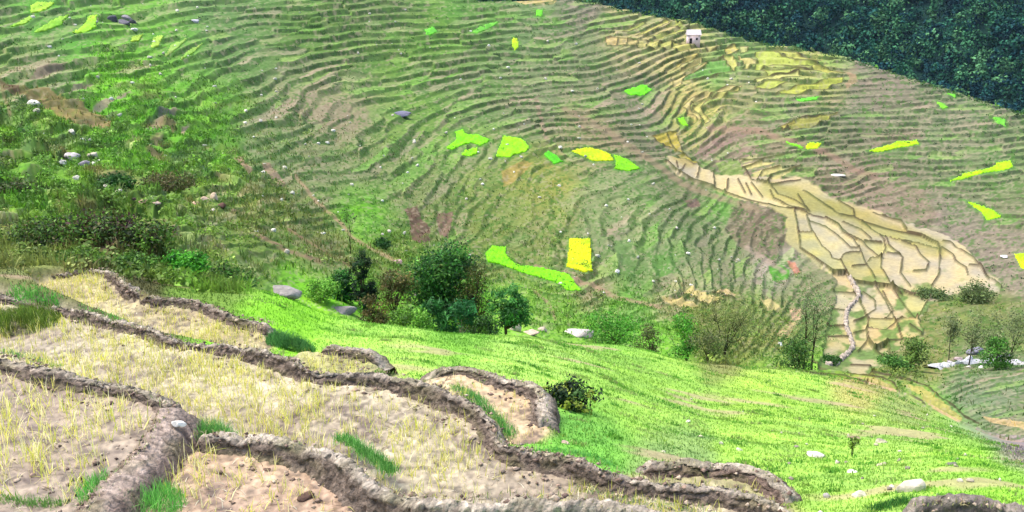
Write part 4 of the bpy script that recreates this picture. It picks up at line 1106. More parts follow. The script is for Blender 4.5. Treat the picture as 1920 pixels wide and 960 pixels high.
plant('shrub', 'dark olive scrub just over the bank of the upper paddy, by the hummock', 'shrub', 55, 25.5, 482, 110, [(122, 150, 60), (100, 126, 52), (140, 160, 72)], .0, 8, 120, 26, .1, .22, seed=107, twig=True)
plant('shrub', 'dark green scrub just over the bank, in the middle of the upper paddy', 'shrub', 165, 25, 482, 110, [(106, 146, 54), (84, 118, 46), (128, 166, 62)], .0, 8, 130, 26, .1, .22, seed=108, twig=True)
plant('shrub', 'deep green scrub just over the bank, next to the bright leafy bush', 'shrub', 262, 25, 484, 100, [(94, 140, 52), (72, 110, 44), (116, 162, 60)], .0, 8, 130, 26, .1, .22, seed=109, twig=True)
DB = [(94, 136, 48), (70, 104, 42), (116, 160, 54), (108, 104, 58), (52, 72, 36)]
plant('shrub', 'dark tangled thicket, left of three behind the upper paddy', 'shrub', 105, 31, 420, 150, DB + [(60, 90, 34)], .0, 8, 150, 26, .12, .22, seed=34, twig=True)
plant('shrub', 'dark reddish thicket, middle of three behind the upper paddy', 'shrub', 205, 30, 410, 150, DB + [(96, 66, 60)], .0, 8, 170, 26, .12, .22, seed=35, twig=True)
plant('shrub', 'almost black thicket, right of three behind the upper paddy', 'shrub', 290, 29, 424, 110, DB, .0, 8, 150, 26, .12, .22, seed=36, twig=True)
plant('shrub', 'low green scrub patch right of the bright leafy bush', 'shrub', 428, 30, 496, 110, [(84, 150, 46), (104, 140, 60), (70, 120, 40)], .0, 7, 100, 26, .11, .24, seed=37)
plant('shrub', 'dark green bush over the undercut bank on the left slope', 'shrub', 245, 52, 326, 74, [(60, 116, 40), (44, 90, 34), (76, 120, 46)], .0, 6, 80, 26, .17, .24, seed=38)
plant('shrub', 'dry brownish bush beside the undercut bank', 'shrub', 345, 54, 338, 110, [(104, 104, 54), (88, 104, 46), (118, 110, 66)], .0, 6, 90, 24, .16, .25, seed=39)
plant('shrub', 'small dark bush on the left slope under the scree', 'shrub', 60, 45, 345, 90, [(66, 110, 40), (90, 110, 52), (80, 84, 46)], .0, 6, 80, 24, .15, .25, seed=40)
plant('tree', 'spindly olive tree with dark leaning stems by the stream bank', 'tree', 1372, 62, 556, 130, [(140, 152, 84), (122, 138, 72), (158, 164, 100)], .2, 9, 130, 26, .115, .36, seed=41, bark=(84, 78, 58), trunks=2, trunk_r=.014, twig=True)
plant('tree', 'spindly green tree with a dark foot beside the golden strip', 'tree', 1524, 66, 548, 100, [(118, 156, 84), (100, 138, 72), (138, 168, 96)], .2, 8, 110, 26, .115, .36, seed=42, bark=(84, 78, 58), trunks=2, trunk_r=.013, twig=True)
plant('shrub', 'dark round bush at the foot of the spindly green tree', 'shrub', 1500, 60, 632, 80, [(72, 116, 44), (56, 90, 38), (92, 136, 52)], .0, 6, 80, 24, .17, .24, seed=43)
plant('shrub', 'bright green bush left of the spindly olive tree', 'shrub', 1290, 58, 592, 66, [(92, 170, 48), (74, 140, 42), (112, 188, 58)], .0, 7, 80, 26, .15, .24, seed=44)
plant('shrub', 'grey green scrub at the roots of the spindly olive tree', 'shrub', 1340, 56, 618, 80, [(116, 134, 70), (98, 120, 60), (136, 140, 90)], .0, 6, 80, 22, .14, .25, seed=45)
for k, (x, d, tp_, wp, lb) in enumerate([(1790, 112, 580, 36, 'thin bare streamside tree, leftmost of the four by the rapids'), (1830, 110, 570, 44, 'thin tall streamside tree, second from the left above the rapids'), (1868, 108, 578, 40, 'thin dark streamside tree, third from the left above the rapids'), (1908, 106, 574, 52, 'bushier streamside tree, rightmost above the rapids')]):
    plant('tree', lb, 'tree', x, d, tp_, wp, [(134, 150, 96), (116, 134, 82), (150, 160, 108)], .15, 6, 60, 18, .22, .42, seed=50 + k, bark=(96, 88, 70), twig=True, trunk_r=.010)
plant('shrub', 'bright green bush beside the rapids', 'shrub', 1880, 104, 636, 60, [(96, 156, 56), (78, 130, 46)], .0, 6, 70, 24, .28, .24, seed=55)
plant('shrub', 'yellow green bush below the golden strips', 'shrub', 1722, 96, 640, 66, [(118, 152, 66), (96, 132, 56), (136, 160, 80)], .0, 6, 80, 24, .28, .26, seed=56)
plant('shrub', 'small green bush at the lower end of the stone wall', 'shrub', 1565, 92, 672, 40, [(84, 140, 56), (70, 116, 46)], .0, 5, 50, 22, .25, .26, seed=57)
plant('shrub', 'low streamside scrub left of the rapids', 'shrub', 1690, 92, 670, 56, [(104, 158, 66), (86, 134, 54)], .0, 6, 70, 22, .25, .26, seed=58)
plant('shrub', 'dark scrub on the shady bank of the golden paddies', 'shrub', 1742, 150, 548, 70, [(126, 150, 86), (108, 132, 76)], .0, 7, 80, 22, .36, .24, seed=59)
plant('shrub', 'olive scrub on the bank at the right end of the golden paddies', 'shrub', 1820, 150, 534, 70, [(130, 150, 86), (112, 132, 76)], .0, 7, 80, 22, .36, .24, seed=60)
plant('shrub', 'glossy dark-leaved shrub with yellow tips beside the crescent paddy', 'shrub', 1073, 15.6, 728, 96, [(56, 92, 46), (44, 72, 38), (84, 120, 60), (150, 170, 60), (36, 56, 32)], .0, 8, 70, 26, .085, .22, seed=61, aspect=.5)
plant('shrub', 'tiny bare sapling alone on the right of the grass slope', 'sapling', 1628, 16.8, 820, 20, [(120, 150, 50), (96, 124, 44)], .3, 4, 14, 8, .05, .3, seed=62, twig=True)
plant('shrub', 'dark little bush on the trail above the gully', 'shrub', 722, 76, 448, 40, [(46, 92, 40), (60, 110, 46)], .0, 5, 50, 20, .2, .26, seed=63)
plant('shrub', 'green bank of scrub right of the pale rocks', 'shrub', 1150, 58, 590, 120, [(96, 172, 50), (78, 146, 44), (110, 186, 60)], .0, 8, 110, 24, .16, .22, seed=64)
plant('shrub', 'dark brown scrub on the bank between two green bushes', 'shrub', 1220, 56, 612, 60, [(110, 120, 64), (90, 100, 54)], .0, 6, 60, 22, .14, .25, seed=65)


# ------------------------------------------------------------------ grass tussocks and tufts
def tussock(label, px, py, wpx, hpx, cols, n=900, seed=1, d=None, name='grass_tuft', wdt=None, mound=.45, line=None, lift=0.0):
    r = np.random.default_rng(seed)
    if line is not None:
        L_ = np.array(line, float)
        if d is None:
            W_ = np.array([hit(a, b)[0] for a, b in L_])
        P0, _ = resample(np.array(W_), .05)
        base = P0[len(P0) // 2].copy()
        dd = float(np.hypot(base[0], base[1]))
        sc_ = math.hypot(dd, base[2]) / FPX
        k = r.integers(0, len(P0), n)
        xy = P0[k, :2] + r.normal(0, wpx * sc_ * .33, (n, 2))
        rr = np.abs(r.normal(0, .4, n))
    else:
        if d is None:
            base, dd = hit(px, py)
        else:
            base, dd = at(px, d), d
        sc_ = math.hypot(dd, base[2]) / FPX
        a = r.uniform(0, 6.283, n); rr = np.sqrt(r.random(n))
        xy = base[:2] + np.stack([np.cos(a) * rr * wpx * sc_ * .5, np.sin(a) * rr * wpx * sc_ * .4], -1)
    z = zat_np(xy[:, 0], xy[:, 1])
    hpx = hpx * .72
    h = hpx * sc_ * (1 - mound * rr ** 2) * r.uniform(.55, 1.15, n)
    root_z = z + (hpx * sc_ * .25 * (1 - rr ** 2) if line is None else 0) - .02
    root_z = root_z + lift
    P = np.stack([xy[:, 0], xy[:, 1], root_z], -1) - base
    V, F, Q = blades(P, h, np.full(n, wdt or .010 * dd / 14), vary(cols, n, r, .2), seed=seed)
    o = mesh_np(name, V, F, M_blade, Q.clip(.005, .8), smooth=False)
    o.location = base
    if line is not None and hpx < 16 * .72 + .1:
        o.name = 'grass_fringe'
        return tag(o, label, kind='stuff')
    tag(o, label, 'grass tuft', 'grass tufts on the bunds')
    return o


GT = [(136, 206, 100), (112, 184, 84), (160, 220, 120), (96, 164, 76)]
tussock('dark bushy grass tussock on the corner of the upper paddy', 545, 652, 86, 40, [(98, 162, 84), (80, 140, 72), (120, 182, 98)], 1500, 71)
tussock('fresh green grass tuft beside the white stone on the bund corner', 366, 812, 92, 62, GT, 1800, 72, d=12.25, lift=.32)
tussock('bright grass tuft at the bottom edge between the two nearest paddies', 250, 955, 175, 56, [(130, 212, 92), (108, 190, 78), (156, 226, 116)], 1600, 73)
tussock('ribbon of bright grass along the outer side of the mud bund', 0, 0, 22, 26, GT, 1500, 74, lift=.22, line=[(640, 850), (665, 862), (690, 880), (715, 898), (738, 914)])
tussock('strip of deep green grass inside the crescent paddy', 0, 0, 22, 26, GT, 1300, 75, line=[(880, 745), (905, 765), (925, 785), (945, 805), (955, 822)])
tussock('pale grass fringe on the near side of the crescent paddy', 0, 0, 22, 14, [(130, 200, 110), (150, 200, 110)], 1100, 76, line=[(855, 728), (880, 742), (900, 755)])
tussock('grass fringe along the long bund left of the grassy corner', 0, 0, 14, 12, [(130, 210, 90), (150, 210, 100)], 600, 77, line=[(150, 585), (185, 592), (215, 602), (240, 608)])
tussock('mossy green hummock at the left end of the upper paddy', 25, 552, 150, 34, [(124, 152, 58), (104, 132, 52), (140, 172, 70)], 3000, 78, d=19.0, name='grass_hummock')
tussock('grass fringe below the mossy hummock along the long bund', 0, 0, 16, 16, [(110, 200, 80), (130, 210, 90)], 800, 79, line=[(20, 560), (55, 562), (85, 570), (110, 576)])
tussock('green grass edge at the bottom of the highest paddy', 0, 0, 20, 22, [(110, 170, 70), (130, 180, 80)], 500, 80, line=[(0, 935), (40, 942), (80, 945), (110, 950)])
tussock('green fringe on the bund at the left of the main paddy', 0, 0, 16, 12, [(120, 190, 90), (140, 200, 110)], 500, 81, line=[(0, 660), (40, 668), (80, 682), (110, 690)])
tussock('grass ribbon where the crescent bund meets the grass slope', 0, 0, 26, 14, [(110, 196, 90), (130, 200, 110)], 900, 82, line=[(1000, 850), (1060, 845), (1110, 855), (1150, 875)])
tussock('dark grass clump beside the bank in the bottom right corner', 0, 0, 30, 22, [(84, 150, 66), (66, 124, 54)], 900, 83, line=[(1640, 958), (1675, 948), (1705, 938)])
tussock('green grass fringe at the foot of the rough bund', 0, 0, 30, 14, [(120, 180, 90), (150, 200, 110)], 900, 84, line=[(1080, 915), (1160, 935), (1240, 950), (1330, 958)])

# ------------------------------------------------------------------ turf blades on the slope and rough grass on the left hill (uncountable)
def scatter(sel, weight, n, seed):
    r = np.random.default_rng(seed)
    jj, ii_ = np.nonzero(sel)
    wv = weight[jj, ii_].astype(float)
    wv /= wv.sum()
    k = r.choice(len(jj), n, p=wv)
    a = AZ[ii_[k]] + r.uniform(-.5, .5, n) * DAZ
    l = LL[jj[k]] + r.uniform(-.5, .5, n) * DL
    d = np.exp(l)
    x, y = d * np.sin(a), d * np.cos(a)
    return np.stack([x, y, zat_np(x, y)], -1), d, jj[k], ii_[k], r


VIS = (np.abs(az2) < math.radians(34))
P, d, jj, ii_, r = scatter((ZONE == 1) & VIS & (D2 > 9), 0 * D2 + 1, 90000, 301)
keep = bare[jj, ii_] < .28 + .3 * r.random(len(P))
P, d, jj, ii_ = P[keep], d[keep], jj[keep], ii_[keep]
c = col[jj, ii_] * r.uniform(.9, 1.2, (len(P), 1)) * np.array([1.04, 1.02, 1.05])
V, F, Q = blades(P - [0, 0, .01], r.uniform(.025, .065, len(P)) * (1 + .3 * (d > 20)), .010 + .0006 * d, c, seed=302)
tag(mesh_np('slope_grass', V, F, M_blade, Q.clip(.004, .8), smooth=False), 'short bright grass covering the slope', kind='stuff')

wgt = np.clip(rough - .2, 0, 1) * (D2 > 22.5) * ((D2 > 33) | (U2 < 470)) * (D2 < 150) * (1 - inval) * (1 - .8 * bare) * np.where(U2 > 1640, .12, 1)
P, d, jj, ii_, r = scatter((ZONE < 2) & VIS & (wgt > 0), wgt, 85000, 303)
clump = vn(P[:, 0] / 1.3, P[:, 1] / 1.3, 305)
P = P[clump > -.15]; jj = jj[clump > -.15]; ii_ = ii_[clump > -.15]; d = d[clump > -.15]; n = len(P)
c = col[jj, ii_] * r.uniform(.75, 1.5, (n, 1)) * np.array([1.1, 1.12, .9])
V, F, Q = blades(P - [0, 0, .03], r.uniform(.15, .5, n), .03 + .0007 * d, c, seed=304)
tag(mesh_np('rough_grass', V, F, M_blade, Q.clip(.004, .8), smooth=False), 'rough tufted grass on the left hillside', kind='stuff')

# scrub growing on the terrace risers of the far hillside
wgt = (ris * np.clip(strength, 0, 1) * (D2 > 45) * (1 - inval) + 0.03 * (strength > .1) * (D2 > 45)) * (D2 < 460) * np.where((U2 > 1700) & (V2 > 690), .15, 1)
P, d, jj, ii_, r = scatter((ZONE == 0) & VIS & (wgt > .01), wgt / 1.0, 9500, 306)
rdg = [hit(a_, b_ + 2.5 + r.uniform(0, 4)) for a_, b_ in zip(np.linspace(1090, 1925, 170) + r.normal(0, 3, 170), np.interp(np.linspace(1090, 1925, 170), [1090, 1300, 1450, 1560, 1700, 1800, 1925], [0, 42, 85, 100, 145, 175, 216]))]
kk_ = r.integers(0, len(P), len(rdg))
P = np.concatenate([P, np.array([q[0] for q in rdg])]); d = np.concatenate([d, np.array([q[1] for q in rdg])])
jj = np.concatenate([jj, jj[kk_]]); ii_ = np.concatenate([ii_, ii_[kk_]])
n = len(P); per = 7
ci = np.repeat(np.arange(n), per)
sz = r.uniform(.10, .30, n) * (.45 + d / 260)
sz[-len(rdg):] *= r.uniform(1.2, 3.0, len(rdg))
c0 = (riser[jj, ii_] * .6 + np.array(S(90, 140, 56)) * .4) * 1.25
c0 = c0 * r.uniform(.6, 1.35, (n, 1))
PP = P[ci] + r.normal(size=(n * per, 3)) * sz[ci][:, None] * [.6, .6, .35] + np.stack([np.zeros(n * per), np.zeros(n * per), sz[ci] * .5], -1)
V, F, Q = leaves(PP, sz[ci] * r.uniform(.6, 1.2, n * per), unit(r.normal(size=(n * per, 3)) + [0, 0, .6]), c0[ci] * r.uniform(.8, 1.2, (n * per, 1)), .7, 307)
tag(mesh_np('hillside_scrub', V, F, M_leaf, Q.clip(.004, .8)), 'low scrub and weeds along the terrace risers', kind='stuff')

# waist-high scrub and bracken on the rough left hill
wgt = np.clip(rough - .35, 0, 1) * (D2 > 22.5) * ((D2 > 33) | (U2 < 470)) * (D2 < 170) * (1 - .9 * bare) * sstep(-.05, .35, fbm(U2 / 30, V2 / 16, 330, 3) + .1)
P, d, jj, ii_, r = scatter((ZONE < 2) & VIS & (wgt > .01), wgt, 1500, 331)
n = len(P); per = 46
ci = np.repeat(np.arange(n), per)
sz = r.uniform(.22, .6, n) * (.7 + d / 130)
c0 = (col[jj, ii_] * .6 + np.array(S(116, 172, 54)) * .4) * 1.45 * r.uniform(.6, 1.4, (n, 1)) * np.array([1.05, 1, .9])
dv = unit(r.normal(size=(n * per, 3)) + [0, 0, .5])
PP = P[ci] + dv * (sz[ci] * r.uniform(.5, 1.05, n * per))[:, None] * [1, 1, .75]
V, F, Q = leaves(PP, sz[ci] * r.uniform(.2, .42, n * per), unit(dv + .7 * r.normal(size=(n * per, 3))), c0[ci] * r.uniform(.7, 1.3, (n * per, 1)), .6, 332)
tag(mesh_np('bracken', V, F, M_leaf, Q.clip(.004, .8)), 'patchy bracken and low bushes over the rough left hillside', kind='stuff')

# darker and paler clumps that break up the turf
P, d, jj, ii_, r = scatter((ZONE == 1) & VIS & (D2 > 10) & (D2 < 46) & (bare < .3) & (rough < .5), 0 * D2 + 1 + 2.5 * sstep(.1, .5, fbm(X2 / 1.6, Y2 / 1.0, 340, 2)), 520, 341)
n = len(P); per = 46
ci = np.repeat(np.arange(n), per)
rad = r.uniform(.06, .26, n) * (.7 + d / 40)
off = r.normal(0, .5, (n * per, 2)) * rad[ci][:, None] * [1.5, 1]
xy = P[ci][:, :2] + off
cc = np.array([S(130, 206, 70), S(146, 214, 80), S(200, 222, 130), S(116, 190, 70), S(186, 226, 100)])[r.integers(0, 5, n)] * r.uniform(.85, 1.2, (n, 1))
V, F, Q = blades(np.stack([xy[:, 0], xy[:, 1], zat_np(xy[:, 0], xy[:, 1]) - .01], -1), r.uniform(.03, .08, n * per) * (.8 + d[ci] / 50), .011 + .0006 * d[ci], cc[ci], seed=342)
tag(mesh_np('turf_clumps', V, F, M_blade, Q.clip(.004, .8), smooth=False), 'uneven tufts and clumps in the turf of the slope', kind='stuff')

# dry stubble and crumbled clods along the bund crests
bl, cl = [], []
r = np.random.default_rng(350)
for kname, (Pb, nb) in BUND.items():
    zt = {'A': -6.0, 'A2': -6.0, 'B': -6.22, 'C': -6.7, 'D': -7.4, 'E': -7.15, 'F': -7.2, 'G': -7.2, 'H': -6.62}[kname]
    m_ = int(len(Pb) * 1.6)
    k = r.integers(6, len(Pb) - 6, m_)
    o_ = r.uniform(.10, .26, m_)
    bl.append(np.stack([Pb[k, 0] + nb[k, 0] * o_, Pb[k, 1] + nb[k, 1] * o_, zt + Pb[k, 2] * .97], -1))
    k = r.integers(6, len(Pb) - 6, m_ // 2)
    o_ = np.where(r.random(len(k)) < .6, r.uniform(.06, .26, len(k)), r.uniform(-.35, -.02, len(k)))
    zz = np.where(o_ > 0, zt + Pb[k, 2] * np.clip(.5 + o_ * 4, 0, 1.0), zt + .01)
    cl.append(np.stack([Pb[k, 0] + nb[k, 0] * o_, Pb[k, 1] + nb[k, 1] * o_, zz], -1))
bl = np.concatenate(bl)
V, F, Q = blades(bl, r.uniform(.03, .10, len(bl)), np.full(len(bl), .011), vary([(206, 190, 140), (186, 176, 120), (150, 176, 90), (220, 206, 170)], len(bl), r, .15), seed=351)
tag(mesh_np('dry_stubble', V, F, M_blade, Q.clip(.004, .8), smooth=False), 'dry stubble and weeds along the bund crests', kind='stuff')
lit = []
for p in PADDY:
    q = r.uniform(p['xy'].min(0), p['xy'].max(0), (int((p['xy'].max(0) - p['xy'].min(0)).prod() * 70), 2))
    q = q[(signed(q[:, 0], q[:, 1], p['xy']) < -.05) & (vn(q[:, 0] / .7, q[:, 1] / .7, 354) > -.35)]
    lit.append(np.stack([q[:, 0], q[:, 1], zat_np(q[:, 0], q[:, 1]) + .004], -1))
lit = np.concatenate(lit)
lit = lit[np.abs(np.arctan2(lit[:, 0], lit[:, 1])) < math.radians(34)]
V, F, Q = blades(lit, r.uniform(.05, .16, len(lit)), np.full(len(lit), .012), vary([(222, 210, 160), (236, 230, 200), (150, 130, 100), (118, 98, 82), (206, 200, 120), (176, 160, 130)], len(lit), r, .2), lean=r.uniform(.95, 1.45, len(lit)), seed=356)
tag(mesh_np('straw_litter', V, F, M_blade, Q.clip(.004, .8), smooth=False), 'straw litter and rotting leaves strewn over the mud', kind='stuff')
cl = np.concatenate(cl)
for p in PADDY[:2] + PADDY[6:]:
    q = r.uniform(p['xy'].min(0), p['xy'].max(0), (300, 2))
    q = q[vn(q[:, 0] / .5, q[:, 1] / .5, 353) > -.1]
    q = q[signed(q[:, 0], q[:, 1], p['xy']) < -.1]
    cl = np.concatenate([cl, np.stack([q[:, 0], q[:, 1], zat_np(q[:, 0], q[:, 1])], -1)])
o8 = np.array([(1, 0, 0), (0, 1, 0), (-1, 0, 0), (0, -1, 0), (0, 0, 1), (0, 0, -1)], float)
f8 = np.array([(0, 1, 4), (1, 2, 4), (2, 3, 4), (3, 0, 4), (1, 0, 5), (2, 1, 5), (3, 2, 5), (0, 3, 5)])
n = len(cl)
szc = r.uniform(.010, .032, n) * np.where(r.random(n) < .12, 1.7, 1)
V = (cl[:, None, :] + o8[None] * szc[:, None, None] * r.uniform(.6, 1.3, (n, 6, 1)) * [1.2, 1.2, .8]).reshape(-1, 3)
F = (f8[None] + (np.arange(n) * 6)[:, None, None]).reshape(-1, 3)
cc = np.repeat(vary([(140, 118, 104), (164, 140, 122), (206, 186, 162), (120, 100, 90), (180, 160, 140)], n, r, .2), 6, axis=0)
tag(mesh_np('soil_clods', V, F, M_bund, cc.clip(.01, .8), smooth=False), 'crumbled soil clods on the bunds and the mud', kind='stuff')

# ------------------------------------------------------------------ rice seedlings
SEED = [(216, 212, 92), (198, 202, 84), (228, 220, 130), (182, 192, 84), (236, 228, 170)]
tufts = []
for i, p in enumerate(PADDY):
    xy = p['xy']
    lo, hi = xy.min(0), xy.max(0)
    area = (hi - lo).prod()
    dens = [40, 22, 36, 60, 22, 95, 100][i]
    n = int(area * dens)
    Q = rng.uniform(lo, hi, (n, 2))
    sd = signed(Q[:, 0], Q[:, 1], xy)
    keep = (sd < -.06) & (rng.random(n) < .45 + .55 * (vn(Q[:, 0] / 1.2, Q[:, 1] / 1.2, 400 + i) > -.2))
    # right part of the long paddy and the two nearest ones are thinner
    if i == 6: keep &= rng.random(n) < np.interp(Q[:, 0], [-6, -1.5, 0, 3], [1, .9, .55, .45])
    for q in Q[keep]:
        if abs(math.atan2(q[0], q[1])) < math.radians(34) and math.hypot(*q) > 7.5:
            tufts.append((q[0], q[1], zat(q[0], q[1]), i))
tufts = np.array(tufts)


def tuft_geo(seed, hmul=1.0):
    r = np.random.default_rng(seed)
    n = int(r.integers(3, 7))
    P = r.normal(0, .05, (n, 3)) * [1, 1, 0]
    return blades(P, r.uniform(.13, .26, n) * hmul, np.full(n, .010), vary(SEED, n, r, .12) * 1.5, lean=np.abs(r.normal(.2, .32, n)), seed=seed)


# nearest three hundred tufts stand on their own, the rest is one mass per field
pa = np.arctan2(tufts[:, 0], tufts[:, 1]); pt = -tufts[:, 2] / np.hypot(tufts[:, 0], tufts[:, 1])
cu, cv = bearing_to_pixel(pa, pt)
cand = np.nonzero((tufts[:, 3] < 2) & (cu > 5) & (cu < 720) & (cv < 955))[0]
own = cand[np.argsort(np.hypot(tufts[cand, 0], tufts[cand, 1]))[:290]]
protos = []
for k in range(14):
    V, F, Q = tuft_geo(500 + k, 1.15)
    protos.append(mesh_np('rice_seedling', V, F, M_blade, Q, smooth=False, link=False))
for k, ti in enumerate(own):
    pr = protos[k % 14]
    o = pr if k < 14 else pr.copy()
    C.objects.link(o)
    o.location = tufts[ti, :3] - [0, 0, .01]
    o.rotation_euler = (0, 0, random.uniform(0, 6.28))
    s_ = random.uniform(.75, 1.25)
    o.scale = (s_, s_, s_)
    tag(o, 'thin yellow green rice seedling standing in one of the two nearest muddy paddies', 'rice seedling', 'rice seedlings of the two nearest paddies')
own_set = set(own.tolist())
geo = [tuft_geo(600 + k, .9) for k in range(40)]
for i, p in enumerate(PADDY):
    parts = []
    for ti in np.nonzero(tufts[:, 3] == i)[0]:
        if ti in own_set: continue
        V, F, Q = geo[ti % 40]
        a = random.uniform(0, 6.28); s_ = random.uniform(.7, 1.2)
        R = np.array([[math.cos(a), -math.sin(a), 0], [math.sin(a), math.cos(a), 0], [0, 0, 1]]) * s_
        parts.append((V @ R.T + tufts[ti, :3] - [0, 0, .01], F, Q * random.uniform(.8, 1.15)))
    if parts:
        V, F, Q = join(parts)
        tag(mesh_np('rice_seedlings', V, F, M_blade, Q, smooth=False), 'mass of thin yellow rice seedlings standing in ' + p['lab'].split(',')[0].split(' with')[0], kind='stuff')

# ------------------------------------------------------------------ seedling beds on the far slopes
for (poly, c, lab), (ix, sd) in zip(SEEDBEDS, bed_masks):
    cxy = np.array(poly).mean(0)
    _, dh = hit(*cxy)
    md = np.zeros(U2.shape, bool)
    md[ix] = sd < 0
    lo_, hi_ = (.9, 1.1) if dh > 280 else (.72, 1.4)
    md &= (D2 > dh * lo_) & (D2 < dh * hi_)
    sel = md[:-1, :-1] & md[1:, 1:] & md[1:, :-1] & md[:-1, 1:]
    if sel.sum() < 3:
        print('BED EMPTY', lab); continue
    ids = np.arange(NL * NA, dtype=np.int64).reshape(NL, NA)
    q = np.stack([ids[:-1, :-1], ids[:-1, 1:], ids[1:, 1:], ids[1:, :-1]], -1)[sel]
    used, inv = np.unique(q, return_inverse=True)
    q = inv.reshape(-1, 4)
    x, y, z = X2.ravel()[used], Y2.ravel()[used], Z2.ravel()[used]
    hgt = .14 + (.05 + .0004 * dh) * vn(U2.ravel()[used] / 2.2, V2.ravel()[used] / 1.6, 700) + .07 * vn(x / 1.7, y / 1.7, 701)
    V = np.stack([x, y, z + hgt], -1)
    e = np.concatenate([q[:, [0, 1]], q[:, [1, 2]], q[:, [2, 3]], q[:, [3, 0]]])
    key = np.sort(e, 1)
    _, first, cnt = np.unique(key[:, 0].astype(np.int64) * len(V) + key[:, 1], return_index=True, return_counts=True)
    be = e[first[cnt == 1]]
    nV = len(V)
    V = np.concatenate([V, np.stack([x, y, z - .15], -1)])
    F = np.concatenate([q, np.stack([be[:, 1], be[:, 0], be[:, 0] + nV, be[:, 1] + nV], -1)])
    cc = np.array(S(*c, .8)) * (1 + .16 * vn(U2.ravel()[used] / 7, V2.ravel()[used] / 4, 702) + .14 * vn(U2.ravel()[used] / 2.2, V2.ravel()[used] / 1.8, 703))[:, None]
    gy_ = np.clip(vn(U2.ravel()[used] / 22, V2.ravel()[used] / 12, 704) * 1.2, 0, 1)[:, None]
    cc = cc * (1 - .35 * gy_) + np.array(S(110, 220, 20, .8)) * .35 * gy_
    o = mesh_np('seedling_bed', V, F, M_blade, np.concatenate([cc, cc * .9]).clip(.003, .8))
    tag(o, lab, 'seedling bed', 'bright rice seedling beds on the slopes')


# ------------------------------------------------------------------ rocks
def rock_mesh(name, seed, flat=.6, tone=(186, 180, 172), sub=3, link=True):
    import bmesh
    bm = bmesh.new()
    bmesh.ops.create_icosphere(bm, subdivisions=sub, radius=.5)
    V = np.array([v.co[:] for v in bm.verts])
    F = np.array([[v.index for v in f.verts] for f in bm.faces])
    bm.free()
    r = np.random.default_rng(seed)
    for _ in range(15):                                   # chip facets
        nn = unit(r.normal(size=3)); k = r.uniform(.24, .40)
        dd = V @ nn - k
        V = V - np.outer(np.clip(dd, 0, None) * .97, nn)
    V = V * [1, r.uniform(.7, 1), flat]
    nz = vn(V[:, 0] * 6 + seed, V[:, 1] * 6 + V[:, 2] * 5, seed)
    V = V * (1 + .06 * nz)[:, None]
    st = vn(V[:, 0] * 5 + 3, V[:, 2] * 7 + V[:, 1] * 4, seed + 1)
    c = np.array(S(*tone, .7)) * np.array([1.03, 1, .95]) * (1 + .28 * nz + .2 * st)[:, None]
    return mesh_np(name, V, F, M_rock, c.clip(.02, .85), smooth=False, link=link)


def rock(px, py, wpx, label, flat=.6, tone=(186, 180, 172), seed=1, rot=0., d=None, name='rock', stretch=1.0):
    b, dh = hit(px, py) if d is None else (at(px, d), d)
    if 'bund corner' in label:
        q = on_plane(px, py + 6, -5.78); b = np.array([q[0], q[1], -5.86]); dh = float(np.hypot(*q))
    s_ = wpx * math.hypot(dh, b[2]) / FPX
    o = rock_mesh(name, seed, flat, tone)
    o.location = b + [0, 0, s_ * flat * .06]
    o.scale = (s_ * stretch, s_, s_)
    o.rotation_euler = (0, 0, rot)
    tag(o, label, 'rock')
    return o


